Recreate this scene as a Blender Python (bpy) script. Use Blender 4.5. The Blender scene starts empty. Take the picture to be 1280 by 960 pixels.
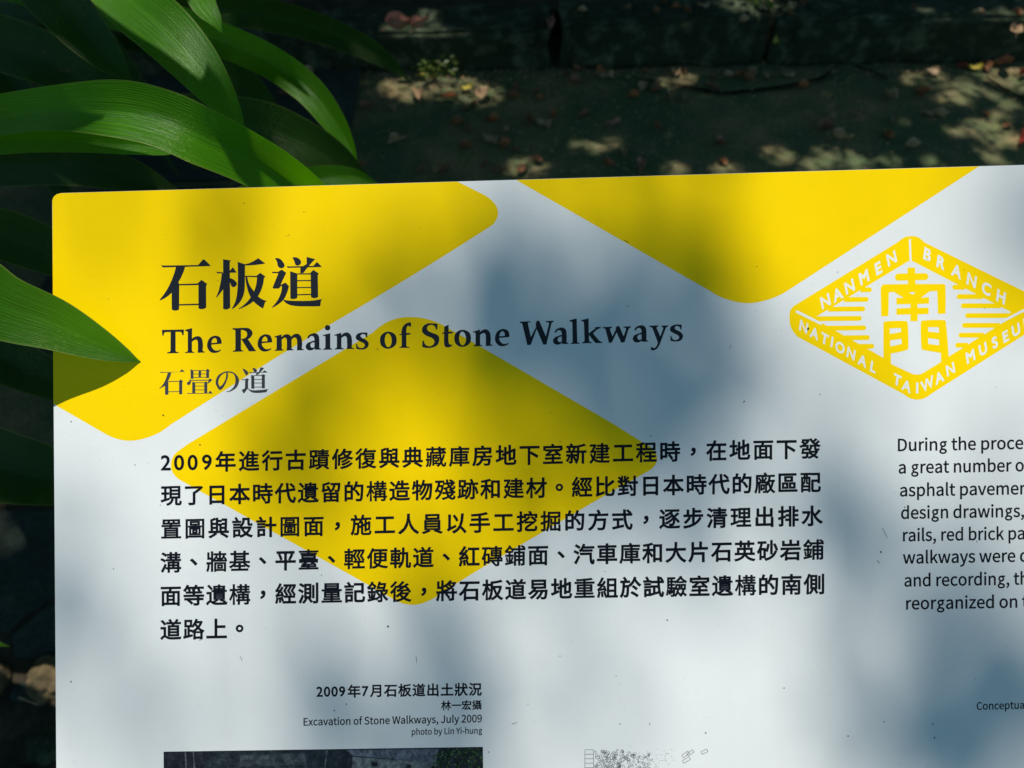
import bpy, math, random
import numpy as np
from mathutils import Vector, Matrix
from mathutils.geometry import delaunay_2d_cdt, interpolate_bezier

S = bpy.context.scene
COL = S.collection
random.seed(7)
rng = np.random.default_rng(11)

# ------------------------------------------------------------------ camera
CAMH = 1.32
cam_data = bpy.data.cameras.new('camera')
cam = bpy.data.objects.new('camera', cam_data)
COL.objects.link(cam)
cam_data.sensor_width = 36.0
cam_data.lens = 26.0
cam_data.clip_start = 0.01
cam_data.clip_end = 500.0
cam_data.dof.use_dof = True
cam_data.dof.focus_distance = 0.41
cam_data.dof.aperture_fstop = 9.5
CM = Matrix.Translation((0, 0, CAMH)) @ Matrix.Rotation(math.radians(38), 4, 'X') @ Matrix.Rotation(math.radians(-1.2), 4, 'Z')
cam.matrix_world = CM
S.camera = cam
F = 1280 * 26.0 / 36.0

# ------------------------------------------------------------------ sky and sun
SUN_EL, SUN_AZ = 74.0, -14.0          # degrees; azimuth measured from +Y towards +X
s_el, s_az = math.radians(SUN_EL), math.radians(SUN_AZ)
SUN = Vector((math.sin(s_az) * math.cos(s_el), math.cos(s_az) * math.cos(s_el), math.sin(s_el)))
W = bpy.data.worlds.new('World')
S.world = W
W.use_nodes = True
wn = W.node_tree
wn.nodes.clear()
wo = wn.nodes.new('ShaderNodeOutputWorld')
wb = wn.nodes.new('ShaderNodeBackground')
ws = wn.nodes.new('ShaderNodeTexSky')
ws.sky_type = 'NISHITA'
ws.sun_disc = False
ws.sun_elevation = s_el
ws.sun_rotation = s_az
wb.inputs['Strength'].default_value = 0.075
ws.ozone_density = 0.3
ws.air_density = 1.0
ws.dust_density = 0.6
wt = wn.nodes.new('ShaderNodeMix')            # the phone's cool rendering of open shade
wt.data_type = 'RGBA'; wt.blend_type = 'MULTIPLY'
wt.inputs[0].default_value = 1.0
wt.inputs[7].default_value = (0.90, 1.27, 1.22, 1)
wn.links.new(ws.outputs[0], wt.inputs[6])
wn.links.new(wt.outputs[2], wb.inputs['Color'])
wn.links.new(wb.outputs[0], wo.inputs['Surface'])
sl = bpy.data.lights.new('sun', 'SUN')
sl.energy = 5.0
sl.angle = math.radians(0.53)
sl.color = (1.0, 0.96, 0.875)
so = bpy.data.objects.new('sun', sl)
so.rotation_euler = SUN.to_track_quat('Z', 'Y').to_euler()
so.location = SUN * 12
COL.objects.link(so)
S.view_settings.view_transform = 'Standard'
S.view_settings.look = 'None'
S.view_settings.exposure = 0.0
S.view_settings.gamma = 1.0
S.view_settings.use_curve_mapping = False
S.cycles.max_bounces = 8
S.cycles.transparent_max_bounces = 8
S.cycles.use_denoising = True

# ------------------------------------------------------------------ measuring helpers
C0 = CM.translation.copy()
R3 = CM.to_3x3()

def ray(px, py):
    return R3 @ Vector(((px - 640) / F, -(py - 480) / F, -1.0))

def at_depth(px, py, d):
    return C0 + ray(px, py) * d

def on_ground(px, py, z=0.0):
    r = ray(px, py)
    return C0 + r * ((z - C0.z) / r.z)

# the board lies almost square to the lens: 0.40 m away, its top and left a little farther
def on_board(px, py):
    rx, ry = (px - 640) / F, -(py - 480) / F
    return C0 + ray(px, py) * (0.40 / (1 - 0.0349 * ry + 0.0192 * rx))

_a, _b, _c = on_board(0, 960), on_board(1280, 960), on_board(0, 0)
BN = (_b - _a).cross(_c - _a).normalized()       # board normal, towards the reader

def on_sheet(px, py, h):
    return on_board(px, py) + BN * h

def to_px(p):
    q = R3.transposed() @ (Vector(p) - C0)
    return 640 + F * q.x / -q.z, 480 - F * q.y / -q.z

# ------------------------------------------------------------------ object helpers
def tag(o, label=None, cat=None, group=None, kind=None):
    if label: o['label'] = label
    if cat: o['category'] = cat
    if group: o['group'] = group
    if kind: o['kind'] = kind
    return o

def empty(name, loc):
    o = bpy.data.objects.new(name, None)
    o.location = loc
    o.empty_display_size = 0.1
    COL.objects.link(o)
    return o

def mesh_obj(name, verts, faces, mat, parent=None, origin=None, smooth=False, uv=None, mat_idx=None):
    me = bpy.data.meshes.new(name)
    org = Vector(origin) if origin is not None else (parent.location if parent else Vector((0, 0, 0)))
    me.from_pydata([tuple(Vector(v) - org) for v in verts], [], faces)
    for m in (mat if isinstance(mat, (list, tuple)) else [mat]):
        me.materials.append(m)
    if uv is not None:
        l = me.uv_layers.new(name='UVMap')
        vi = np.empty(len(me.loops), dtype=np.int32)
        me.loops.foreach_get('vertex_index', vi)
        l.data.foreach_set('uv', np.asarray(uv, dtype=np.float32)[vi].ravel())
    if mat_idx is not None:
        me.polygons.foreach_set('material_index', mat_idx)
    if smooth:
        me.polygons.foreach_set('use_smooth', [True] * len(me.polygons))
    me.update()
    o = bpy.data.objects.new(name, me)
    COL.objects.link(o)
    if parent:
        o.parent = parent
    elif origin is not None:
        o.location = org
    return o

# ------------------------------------------------------------------ materials
def new_mat(name):
    m = bpy.data.materials.new(name)
    m.use_nodes = True
    nt = m.node_tree
    b = nt.nodes['Principled BSDF']
    return m, nt, b

def N(nt, typ, **kw):
    n = nt.nodes.new(typ)
    for k, v in kw.items():
        if k in n.inputs.keys():
            n.inputs[k].default_value = v
        else:
            setattr(n, k, v)
    return n

def ramp(nt, src, stops):
    r = nt.nodes.new('ShaderNodeValToRGB')
    e = r.color_ramp.elements
    while len(e) > 1: e.remove(e[0])
    e[0].position = stops[0][0]; e[0].color = (*stops[0][1], 1)
    for p, c in stops[1:]:
        x = e.new(p); x.color = (*c, 1)
    nt.links.new(src, r.inputs[0])
    return r.outputs[0]

def mixc(nt, fac, a, b, mode='MIX'):
    m = nt.nodes.new('ShaderNodeMix')
    m.data_type = 'RGBA'; m.blend_type = mode
    for i, v in ((0, fac), (6, a), (7, b)):
        if isinstance(v, bpy.types.NodeSocket): nt.links.new(v, m.inputs[i])
        elif i == 0: m.inputs[i].default_value = v
        else: m.inputs[i].default_value = (*v, 1)
    return m.outputs[2]

def bump(nt, b, h, strength=0.3, dist=0.01, prev=None):
    n = nt.nodes.new('ShaderNodeBump')
    n.inputs['Strength'].default_value = strength
    n.inputs['Distance'].default_value = dist
    nt.links.new(h, n.inputs['Height'])
    if prev: nt.links.new(prev, n.inputs['Normal'])
    nt.links.new(n.outputs[0], b.inputs['Normal'])
    return n.outputs[0]

def noise(nt, scale, detail=4, rough=0.55, coord='Object', stretch=None):
    tc = nt.nodes.new('ShaderNodeTexCoord')
    src = tc.outputs[coord]
    if stretch:
        mp = nt.nodes.new('ShaderNodeMapping')
        mp.inputs['Scale'].default_value = stretch
        nt.links.new(src, mp.inputs[0]); src = mp.outputs[0]
    n = nt.nodes.new('ShaderNodeTexNoise')
    n.inputs['Scale'].default_value = scale
    n.inputs['Detail'].default_value = detail
    n.inputs['Roughness'].default_value = rough
    nt.links.new(src, n.inputs['Vector'])
    return n.outputs[0]

def print_mat(name, col, rough=0.32, spec=0.45, dirty=True):
    m, nt, b = new_mat(name)
    b.inputs['Roughness'].default_value = rough
    b.inputs['Specular IOR Level'].default_value = spec
    if dirty:
        f = ramp(nt, noise(nt, 9, 5, 0.6), [(0.35, (0, 0, 0)), (0.75, (1, 1, 1))])
        g = ramp(nt, noise(nt, 420, 2, 0.5), [(0.70, (0, 0, 0)), (0.78, (1, 1, 1))])
        d = tuple(c * 0.90 for c in col)
        c1 = mixc(nt, f, col, d)
        d2 = tuple(c * 0.86 for c in col)
        st = ramp(nt, noise(nt, 1.0, 6, 0.65, stretch=(70, 3.2, 3.2)), [(0.48, (0, 0, 0)), (0.72, (1, 1, 1))])
        s2 = N(nt, 'ShaderNodeMath', operation='MULTIPLY'); nt.links.new(st, s2.inputs[0]); nt.links.new(f, s2.inputs[1])
        c1 = mixc(nt, s2.outputs[0], c1, tuple(x * y for x, y in zip(col, (0.93, 0.92, 0.90))))
        nt.links.new(mixc(nt, g, c1, d2), b.inputs['Base Color'])
        r = ramp(nt, noise(nt, 30, 5, 0.7), [(0.3, (rough - .06,) * 3), (0.7, (rough + .10,) * 3)])
        nt.links.new(r, b.inputs['Roughness'])
    else:
        b.inputs['Base Color'].default_value = (*col, 1)
    return m

M_WHITE = print_mat('sign_white', (0.75, 0.77, 0.765), spec=0.28)
M_YELLOW = print_mat('sign_yellow', (0.92, 0.625, 0.0), spec=0.10)
M_EMBLEM = print_mat('emblem_yellow', (0.92, 0.625, 0.0), spec=0.10, dirty=False)
M_EMBW = print_mat('emblem_white', (0.75, 0.77, 0.765), spec=0.28, dirty=False)
M_INK = print_mat('ink', (0.010, 0.013, 0.018), rough=0.38, spec=0.3, dirty=False)
M_INKT = print_mat('ink_text', (0.006, 0.007, 0.012), rough=0.4, spec=0.12, dirty=False)
M_INKS = print_mat('ink_soft', (0.045, 0.048, 0.055), rough=0.38, spec=0.3, dirty=False)
M_GREYINK = print_mat('drawing_ink', (0.03, 0.03, 0.035), dirty=False)
M_STEEL = print_mat('painted_steel', (0.12, 0.125, 0.13), rough=0.45, dirty=False)
M_EDGE = print_mat('board_edge', (0.05, 0.028, 0.02), rough=0.5, dirty=False)
M_SPECK = print_mat('dirt', (0.03, 0.028, 0.022), rough=0.8, spec=0.1, dirty=False)

def leaf_material(name, top, vein, trans, fleck=(0.55, 0.62, 0.16), rough=0.33, amount=0.55, flecks=True):
    m, nt, b = new_mat(name)
    tc = nt.nodes.new('ShaderNodeTexCoord')
    mp = nt.nodes.new('ShaderNodeMapping'); mp.inputs['Scale'].default_value = (1.2, 26, 1)
    nt.links.new(tc.outputs['UV'], mp.inputs[0])
    v1 = nt.nodes.new('ShaderNodeTexNoise'); v1.inputs['Scale'].default_value = 2.0; v1.inputs['Detail'].default_value = 5
    nt.links.new(mp.outputs[0], v1.inputs['Vector'])
    veins = ramp(nt, v1.outputs[0], [(0.38, (0, 0, 0)), (0.62, (1, 1, 1))])
    patch = ramp(nt, noise(nt, 7, 3, 0.5), [(0.3, (0, 0, 0)), (0.75, (1, 1, 1))])
    dark = tuple(c * 0.5 for c in top)
    c = mixc(nt, veins, top, vein)
    pm = nt.nodes.new('ShaderNodeMath'); pm.operation = 'MULTIPLY'; pm.inputs[1].default_value = 0.7
    nt.links.new(patch, pm.inputs[0])
    c = mixc(nt, pm.outputs[0], c, dark)
    # pale midrib
    sx = nt.nodes.new('ShaderNodeSeparateXYZ'); nt.links.new(tc.outputs['UV'], sx.inputs[0])
    d1 = N(nt, 'ShaderNodeMath', operation='SUBTRACT'); nt.links.new(sx.outputs[1], d1.inputs[0]); d1.inputs[1].default_value = 0.5
    d2 = N(nt, 'ShaderNodeMath', operation='ABSOLUTE'); nt.links.new(d1.outputs[0], d2.inputs[0])
    rib = ramp(nt, d2.outputs[0], [(0.0, (1, 1, 1)), (0.05, (0, 0, 0))])
    rm = N(nt, 'ShaderNodeMath', operation='MULTIPLY'); nt.links.new(rib, rm.inputs[0]); rm.inputs[1].default_value = 0.3
    c = mixc(nt, rm.outputs[0], c, tuple(min(1, x * 1.7 + 0.01) for x in top))
    edge = ramp(nt, d2.outputs[0], [(0.472, (0, 0, 0)), (0.492, (1, 1, 1))])
    em = N(nt, 'ShaderNodeMath', operation='MULTIPLY'); nt.links.new(edge, em.inputs[0]); em.inputs[1].default_value = 0.6
    c = mixc(nt, em.outputs[0], c, (0.22, 0.26, 0.05))
    if flecks:
        mp2 = nt.nodes.new('ShaderNodeMapping'); mp2.inputs['Scale'].default_value = (30, 42, 1)
        mp2.inputs['Rotation'].default_value = (0, 0, 0.5)
        nt.links.new(tc.outputs['UV'], mp2.inputs[0])
        n2 = nt.nodes.new('ShaderNodeTexNoise'); n2.inputs['Scale'].default_value = 3.2; n2.inputs['Detail'].default_value = 3
        nt.links.new(mp2.outputs[0], n2.inputs['Vector'])
        f1 = ramp(nt, n2.outputs[0], [(0.62, (0, 0, 0)), (0.66, (1, 1, 1))])
        f2 = ramp(nt, noise(nt, 22, 2, 0.5), [(0.52, (0, 0, 0)), (0.62, (1, 1, 1))])
        mm = N(nt, 'ShaderNodeMath', operation='MULTIPLY'); nt.links.new(f1, mm.inputs[0]); nt.links.new(f2, mm.inputs[1])
        m3 = N(nt, 'ShaderNodeMath', operation='MULTIPLY'); nt.links.new(mm.outputs[0], m3.inputs[0]); m3.inputs[1].default_value = 0.8
        c = mixc(nt, m3.outputs[0], c, fleck)
    if flecks:
        br = ramp(nt, noise(nt, 34, 3, 0.6), [(0.72, (0, 0, 0)), (0.76, (1, 1, 1))])
        c = mixc(nt, br, c, (0.13, 0.09, 0.025))
    nt.links.new(c, b.inputs['Base Color'])
    b.inputs['Roughness'].default_value = rough
    b.inputs['Specular IOR Level'].default_value = 0.24
    bump(nt, b, veins, 0.45, 0.0006)
    t = nt.nodes.new('ShaderNodeBsdfTranslucent')
    t.inputs['Color'].default_value = (*trans, 1)
    nt.links.new(mixc(nt, veins, trans, tuple(x * 0.75 for x in trans)), t.inputs['Color'])
    mx = nt.nodes.new('ShaderNodeMixShader'); mx.inputs[0].default_value = amount
    out = nt.nodes['Material Output']
    nt.links.new(b.outputs[0], mx.inputs[1]); nt.links.new(t.outputs[0], mx.inputs[2])
    nt.links.new(mx.outputs[0], out.inputs['Surface'])
    return m

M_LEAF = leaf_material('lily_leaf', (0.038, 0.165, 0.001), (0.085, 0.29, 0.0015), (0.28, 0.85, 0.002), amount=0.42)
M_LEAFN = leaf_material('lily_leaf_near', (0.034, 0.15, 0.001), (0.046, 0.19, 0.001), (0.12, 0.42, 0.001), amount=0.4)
M_LEAFSHADE = leaf_material('lily_leaf_shade', (0.022, 0.065, 0.006), (0.032, 0.085, 0.008), (0.05, 0.22, 0.004), amount=0.35)  # darker copy of the leaf green, shade put into its colour
M_SHEATH = leaf_material('lily_stem', (0.08, 0.13, 0.05), (0.12, 0.16, 0.07), (0.1, 0.2, 0.05), amount=0.1, flecks=False)
M_CANOPY = leaf_material('tree_leaf', (0.035, 0.075, 0.02), (0.045, 0.09, 0.025), (0.10, 0.30, 0.03), amount=0.42, flecks=False)
M_WEED = leaf_material('weed_leaf', (0.06, 0.16, 0.02), (0.08, 0.2, 0.03), (0.15, 0.4, 0.03), amount=0.4, flecks=False)

def ground_material(name, dry, moss, mossy=0.5, scale=5.0):
    m, nt, b = new_mat(name)
    big = noise(nt, scale, 7, 0.62)
    f = ramp(nt, big, [(mossy - 0.10, (0, 0, 0)), (mossy + 0.12, (1, 1, 1))])
    fine = ramp(nt, noise(nt, 90, 6, 0.7), [(0.3, (0.55,) * 3), (0.7, (1.25,) * 3)])
    c = mixc(nt, f, moss, dry)
    green = ramp(nt, noise(nt, scale * 2.7, 5, 0.6), [(0.45, (0, 0, 0)), (0.65, (1, 1, 1))])
    gm = N(nt, 'ShaderNodeMath', operation='MULTIPLY'); nt.links.new(green, gm.inputs[0]); gm.inputs[1].default_value = 0.5
    c = mixc(nt, gm.outputs[0], c, (moss[0] * 0.75, moss[1] * 1.15, moss[2] * 0.75))
    c = mixc(nt, 1.0, c, fine, 'MULTIPLY')
    nt.links.new(c, b.inputs['Base Color'])
    b.inputs['Roughness'].default_value = 0.85
    b.inputs['Specular IOR Level'].default_value = 0.25
    p = bump(nt, b, noise(nt, 130, 8, 0.7), 0.5, 0.004)
    bump(nt, b, noise(nt, 14, 5, 0.6), 0.35, 0.02, p)
    return m

M_PAVE = ground_material('mossy_concrete', (0.24, 0.175, 0.085), (0.084, 0.108, 0.050), 0.52, 3.6)
M_SLAB = ground_material('old_slab', (0.045, 0.058, 0.052), (0.024, 0.036, 0.028), 0.5, 5.0)
M_SOIL = ground_material('soil', (0.075, 0.052, 0.032), (0.03, 0.024, 0.015), 0.5, 14.0)
M_KERB = ground_material('kerb_stone', (0.13, 0.15, 0.09), (0.022, 0.034, 0.016), 0.58, 16.0)
M_ROCK = ground_material('border_rock', (0.17, 0.12, 0.06), (0.06, 0.048, 0.026), 0.45, 18.0)
M_CRACK = print_mat('crack_ribbon', (0.012, 0.012, 0.010), rough=0.95, spec=0.05, dirty=False)

def dead_mat(name, a, b2):
    m, nt, b = new_mat(name)
    c = mixc(nt, ramp(nt, noise(nt, 60, 4, 0.6), [(0.35, (0, 0, 0)), (0.65, (1, 1, 1))]), a, b2)
    nt.links.new(c, b.inputs['Base Color'])
    b.inputs['Roughness'].default_value = 0.6
    b.inputs['Specular IOR Level'].default_value = 0.3
    bump(nt, b, noise(nt, 80, 4, 0.6), 0.5, 0.002)
    return m
DEAD = {
 'brown': dead_mat('dead_brown', (0.26, 0.12, 0.055), (0.16, 0.075, 0.035)),
 'tan': dead_mat('dead_tan', (0.46, 0.31, 0.17), (0.32, 0.20, 0.11)),
 'orange': dead_mat('dead_orange', (0.42, 0.15, 0.05), (0.26, 0.09, 0.03)),
 'pink': dead_mat('dead_pink', (0.42, 0.21, 0.15), (0.3, 0.14, 0.09)),
 'yellow': dead_mat('dead_yellow', (0.5, 0.42, 0.05), (0.36, 0.26, 0.04)),
 'red': dead_mat('dead_red', (0.33, 0.04, 0.02), (0.2, 0.03, 0.015)),
}
M_BARK = dead_mat('bark', (0.12, 0.09, 0.065), (0.07, 0.05, 0.035))
LATIN = {
',': (278, '75,-190 136,-155 182,-107 211,-49 221,19 216,64 201,98 176,119 144,126 118,122 96,109 81,89 75,62 80,35 95,15 116,2 142,-2 153,-1 146,-44 126,-81 95,-112 53,-136'),
'-': (347, '46,245 302,245 302,315 46,315'),
'0': (555, '278,-13 372,11 444,82 490,201 506,369 490,535 444,653 372,723 278,746 183,723 112,653 66,535 50,369 66,201 112,82 183,11|278,61 221,79 177,134 148,230 138,369 148,507 177,602 221,656 278,674 335,656 379,602 408,507 418,369 408,230 379,134 335,79'),
'2': (555, '44,0 505,0 505,79 302,79 273,78 242,77 212,74 182,72 300,192 391,308 449,420 470,531 455,619 412,687 345,731 256,746 191,738 135,717 86,683 40,639 93,587 126,621 162,648 202,666 245,672 304,661 347,631 372,585 380,527 360,428 298,319 194,195 44,54'),
'9': (555, '235,-13 334,9 419,81 479,208 501,398 482,551 430,659 352,724 254,746 173,729 106,681 61,606 44,508 58,408 99,336 163,293 246,278 292,284 337,302 378,330 415,367 397,224 356,130 299,79 232,63 197,67 164,78 134,95 108,119 58,62 92,32 132,8 179,-7|414,444 376,399 338,369 299,351 261,346 204,358 163,390 138,441 130,508 140,577 166,629 206,663 255,675 318,660 366,616 398,544'),
'C': (638, '377,-13 444,-6 503,14 556,47 602,92 551,151 514,116 475,90 430,74 381,68 286,89 215,149 169,244 153,369 170,492 217,586 290,645 384,665 429,660 468,646 503,624 534,596 584,656 547,690 501,719 446,739 383,746 254,720 151,645 83,525 58,366 82,206 149,87 250,13'),
'D': (688, '101,0 288,0 435,25 541,98 607,213 629,369 607,525 541,639 433,709 284,733 101,733|193,76 193,658 276,658 389,639 470,583 518,493 534,369 518,245 470,153 389,96 276,76'),
'E': (589, '101,0 534,0 534,79 193,79 193,346 471,346 471,425 193,425 193,655 523,655 523,733 101,733'),
'J': (535, '237,-13 329,5 392,53 428,126 439,215 439,733 346,733 346,224 339,153 317,104 280,77 228,68 190,73 157,87 127,113 101,151 35,103 72,53 117,17 172,-6'),
'L': (543, '101,0 514,0 514,79 193,79 193,733 101,733'),
'S': (596, '304,-13 407,3 486,48 536,114 553,195 541,266 509,320 461,360 402,391 298,436 255,455 216,480 187,513 176,559 186,603 213,636 257,658 313,665 361,660 405,647 444,625 480,597 528,656 485,692 434,721 376,739 313,746 221,732 148,691 99,630 82,552 96,482 131,429 179,391 231,364 336,318 385,295 424,269 450,235 459,187 449,138 418,101 370,77 305,68 249,74 195,93 146,122 103,159 48,95 100,50 161,16 229,-5'),
'W': (878, '181,0 291,0 400,442 409,485 419,526 428,567 437,609 441,609 450,567 459,526 468,485 477,442 588,0 700,0 851,733 763,733 684,334 674,275 664,215 654,156 644,96 638,96 625,156 612,216 599,275 586,334 484,733 399,733 298,334 285,275 271,215 258,156 246,96 242,96 231,156 220,215 209,275 198,334 121,733 26,733'),
'Y': (531, '219,0 311,0 311,284 532,733 436,733 342,526 324,486 306,446 287,406 268,365 264,365 245,406 227,446 210,486 192,526 97,733 -1,733 219,284'),
'a': (563, '217,-13 266,-7 313,10 356,35 397,65 400,65 408,0 483,0 483,334 472,426 439,496 380,541 295,557 231,550 174,534 124,511 82,486 117,423 152,444 191,463 234,476 280,481 335,469 369,439 387,395 392,344 243,318 139,277 79,219 59,141 71,76 104,27 154,-3|243,61 205,66 175,81 154,107 147,147 160,195 201,233 277,263 392,283 392,132 354,101 317,79 281,65'),
'b': (618, '331,-13 420,7 496,64 548,156 567,280 553,394 512,482 444,537 351,557 306,551 261,535 219,511 180,481 184,578 184,796 92,796 92,0 165,0 173,56 177,56 214,27 253,5 292,-8|316,64 287,67 254,76 219,94 184,120 184,406 222,438 258,461 294,475 328,480 394,466 439,425 464,361 472,279 460,189 428,121 378,79'),
'c': (510, '306,-13 354,-8 400,5 443,27 482,55 442,117 415,96 384,79 350,67 314,63 246,78 193,120 158,186 146,271 159,356 194,422 249,465 317,480 347,477 375,467 401,452 425,433 471,493 440,517 404,538 362,552 313,557 213,538 130,482 73,392 52,271 71,151 125,62 206,6'),
'd': (620, '277,-13 324,-7 368,10 408,34 442,64 445,64 453,0 528,0 528,796 436,796 436,587 441,494 406,520 371,540 332,553 288,557 199,537 124,480 72,390 53,271 69,150 114,61 185,6|297,64 233,78 186,119 157,184 147,272 159,357 193,423 243,465 304,480 337,477 370,467 403,449 436,423 436,138 402,105 368,82 333,69'),
'e': (554, '312,-13 364,-9 411,3 453,20 490,42 458,103 427,85 395,71 360,63 322,60 251,73 196,112 158,171 142,250 508,250 509,261 511,274 512,287 512,302 498,407 456,488 388,539 295,557 205,537 127,480 73,390 52,271 72,151 128,62 210,6|141,315 159,387 194,440 242,473 297,484 354,473 396,441 423,388 432,315'),
'f': (325, '33,469 107,469 107,0 198,0 198,469 313,469 313,543 198,543 198,629 203,675 217,709 241,729 275,736 290,735 305,732 321,728 336,721 356,792 336,799 314,804 290,808 265,809 195,797 146,761 117,704 107,630 107,543 33,538'),
'g': (564, '275,-250 389,-235 476,-194 531,-134 550,-62 538,-4 502,36 443,60 361,67 254,67 208,71 179,84 164,102 159,126 162,146 169,163 180,178 194,191 213,183 233,177 254,173 274,172 352,185 416,223 458,283 473,361 470,395 461,425 447,452 429,473 540,473 540,543 351,543 335,549 317,553 296,556 274,557 196,543 132,505 87,444 71,363 77,317 93,276 116,242 142,217 142,213 120,195 101,172 87,144 82,112 86,82 96,58 112,38 131,23 131,18 97,-8 72,-38 56,-70 51,-105 67,-167 114,-212 184,-240|274,234 230,243 193,269 168,310 159,363 168,417 193,457 229,481 274,490 320,481 356,457 381,417 390,363 381,310 356,269 319,243|288,-187 222,-180 172,-161 142,-131 131,-92 134,-68 144,-45 161,-22 186,0 204,-4 223,-6 240,-8 256,-8 350,-8 398,-12 432,-23 453,-45 460,-77 448,-118 413,-153 359,-178'),
'h': (607, '92,0 184,0 184,394 222,430 257,456 293,472 332,477 378,469 411,443 429,398 435,332 435,0 526,0 526,344 516,436 486,502 434,543 360,557 308,550 261,530 219,501 180,466 184,578 184,796 92,796'),
'i': (275, '92,0 184,0 184,543 92,543|138,655 163,659 182,672 195,691 199,716 195,740 182,759 163,771 138,775 113,771 95,759 82,740 78,716 82,691 95,672 113,659'),
'k': (552, '92,0 182,0 182,143 284,262 443,0 542,0 337,324 518,543 416,543 186,257 182,257 182,796 92,796'),
'l': (284, '188,-13 205,-12 219,-11 231,-8 241,-5 228,65 222,64 217,63 213,63 209,63 199,65 191,72 186,84 184,102 184,796 92,796 92,108 97,57 115,19 144,-5'),
'm': (926, '92,0 184,0 184,394 220,431 255,457 288,472 320,477 365,469 396,443 415,398 421,332 421,0 512,0 512,394 549,431 584,457 617,472 649,477 694,469 725,443 744,398 750,332 750,0 841,0 841,344 831,436 801,502 749,543 677,557 629,549 583,528 540,495 497,453 476,496 445,529 403,550 347,557 300,550 256,530 216,500 178,464 176,464 167,543 92,543'),
'n': (610, '92,0 184,0 184,394 222,430 257,456 293,472 332,477 378,469 411,443 429,398 435,332 435,0 526,0 526,344 516,436 486,502 434,543 360,557 308,550 260,530 218,500 178,464 176,464 167,543 92,543'),
'o': (606, '303,-13 398,6 478,62 533,151 554,271 533,392 478,482 398,538 303,557 208,538 128,482 73,392 52,271 73,151 128,62 208,6|303,63 239,78 189,120 157,186 146,271 157,356 189,422 239,465 303,480 367,465 417,422 450,356 461,271 450,186 417,120 367,78'),
'p': (620, '92,-229 184,-229 184,-45 181,50 218,23 256,3 294,-9 331,-13 420,7 496,64 548,156 567,280 553,394 512,482 444,537 351,557 304,551 259,534 217,509 178,480 176,480 167,543 92,543|316,64 287,67 255,76 220,94 184,120 184,406 222,438 259,461 294,475 328,480 394,466 439,425 464,361 472,279 460,189 428,121 378,79'),
'r': (388, '92,0 184,0 184,349 214,408 249,447 285,468 320,475 335,474 348,473 360,470 373,466 390,545 377,551 364,554 349,556 332,557 288,549 247,526 210,491 178,444 176,444 167,543 92,543'),
's': (468, '234,-13 319,0 381,35 418,86 431,148 416,213 378,258 325,289 266,313 222,330 185,350 159,374 149,407 155,437 174,463 205,480 250,486 284,482 316,472 345,457 373,438 417,495 383,519 343,539 298,552 249,557 170,545 111,512 74,463 62,403 76,343 112,300 163,269 220,246 265,228 305,207 333,179 344,143 337,110 318,83 284,65 237,58 191,63 150,76 112,96 76,123 32,62 74,32 123,8 177,-7'),
't': (377, '262,-13 288,-11 314,-7 339,0 363,7 345,76 331,70 315,66 299,62 283,61 243,68 217,88 203,121 199,165 199,469 347,469 347,543 199,543 199,696 123,696 113,543 27,538 27,469 108,469 108,168 116,94 142,37 189,0'),
'u': (607, '251,-13 303,-6 349,14 391,45 430,85 433,85 440,0 516,0 516,543 425,543 425,158 388,117 353,88 317,71 278,66 232,74 200,100 182,145 176,210 176,543 84,543 84,199 94,107 124,41 176,1'),
'v': (521, '209,0 316,0 508,543 418,543 315,234 303,194 290,154 277,113 265,74 260,74 248,113 235,154 223,194 210,234 108,543 13,543'),
'w': (802, '178,0 284,0 361,291 371,330 380,369 389,408 398,449 403,449 412,409 421,370 430,331 440,293 518,0 629,0 776,543 688,543 609,229 600,191 592,153 584,115 576,78 571,78 561,115 552,153 543,191 533,229 448,543 359,543 274,229 264,191 255,153 246,115 238,78 233,78 225,115 217,153 209,191 201,229 120,543 27,543'),
'x': (498, '15,0 111,0 184,127 198,152 212,176 225,200 239,224 244,224 260,200 275,176 289,152 303,127 383,0 483,0 304,274 469,543 374,543 307,424 295,401 283,379 271,356 259,333 254,333 240,356 227,379 214,401 201,424 128,543 29,543 194,283'),
'y': (521, '101,-234 173,-220 229,-180 271,-120 304,-46 508,543 419,543 321,242 310,204 299,165 288,126 277,88 272,88 258,127 244,166 231,205 218,242 108,543 13,543 231,-1 219,-42 199,-89 172,-126 139,-150 97,-159 86,-158 75,-156 64,-153 55,-150 37,-223 51,-228 66,-231 83,-233'),
'z': (475, '35,0 446,0 446,74 150,74 437,494 437,543 66,543 66,469 321,469 35,49'),
}
# ------------------------------------------------------------------ flat print: outlines filled on the board
def parse(s):
    """'x,y x,y~ ...|...' : contours of corner points and smooth (~) points"""
    out = []
    for c in s.split('|'):
        pts = []
        for w in c.replace(';', ' ').split():
            sm = w.endswith('~')
            x, y = w.rstrip('~').split(',')
            pts.append((float(x), float(y), sm))
        out.append(pts)
    return out

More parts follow.
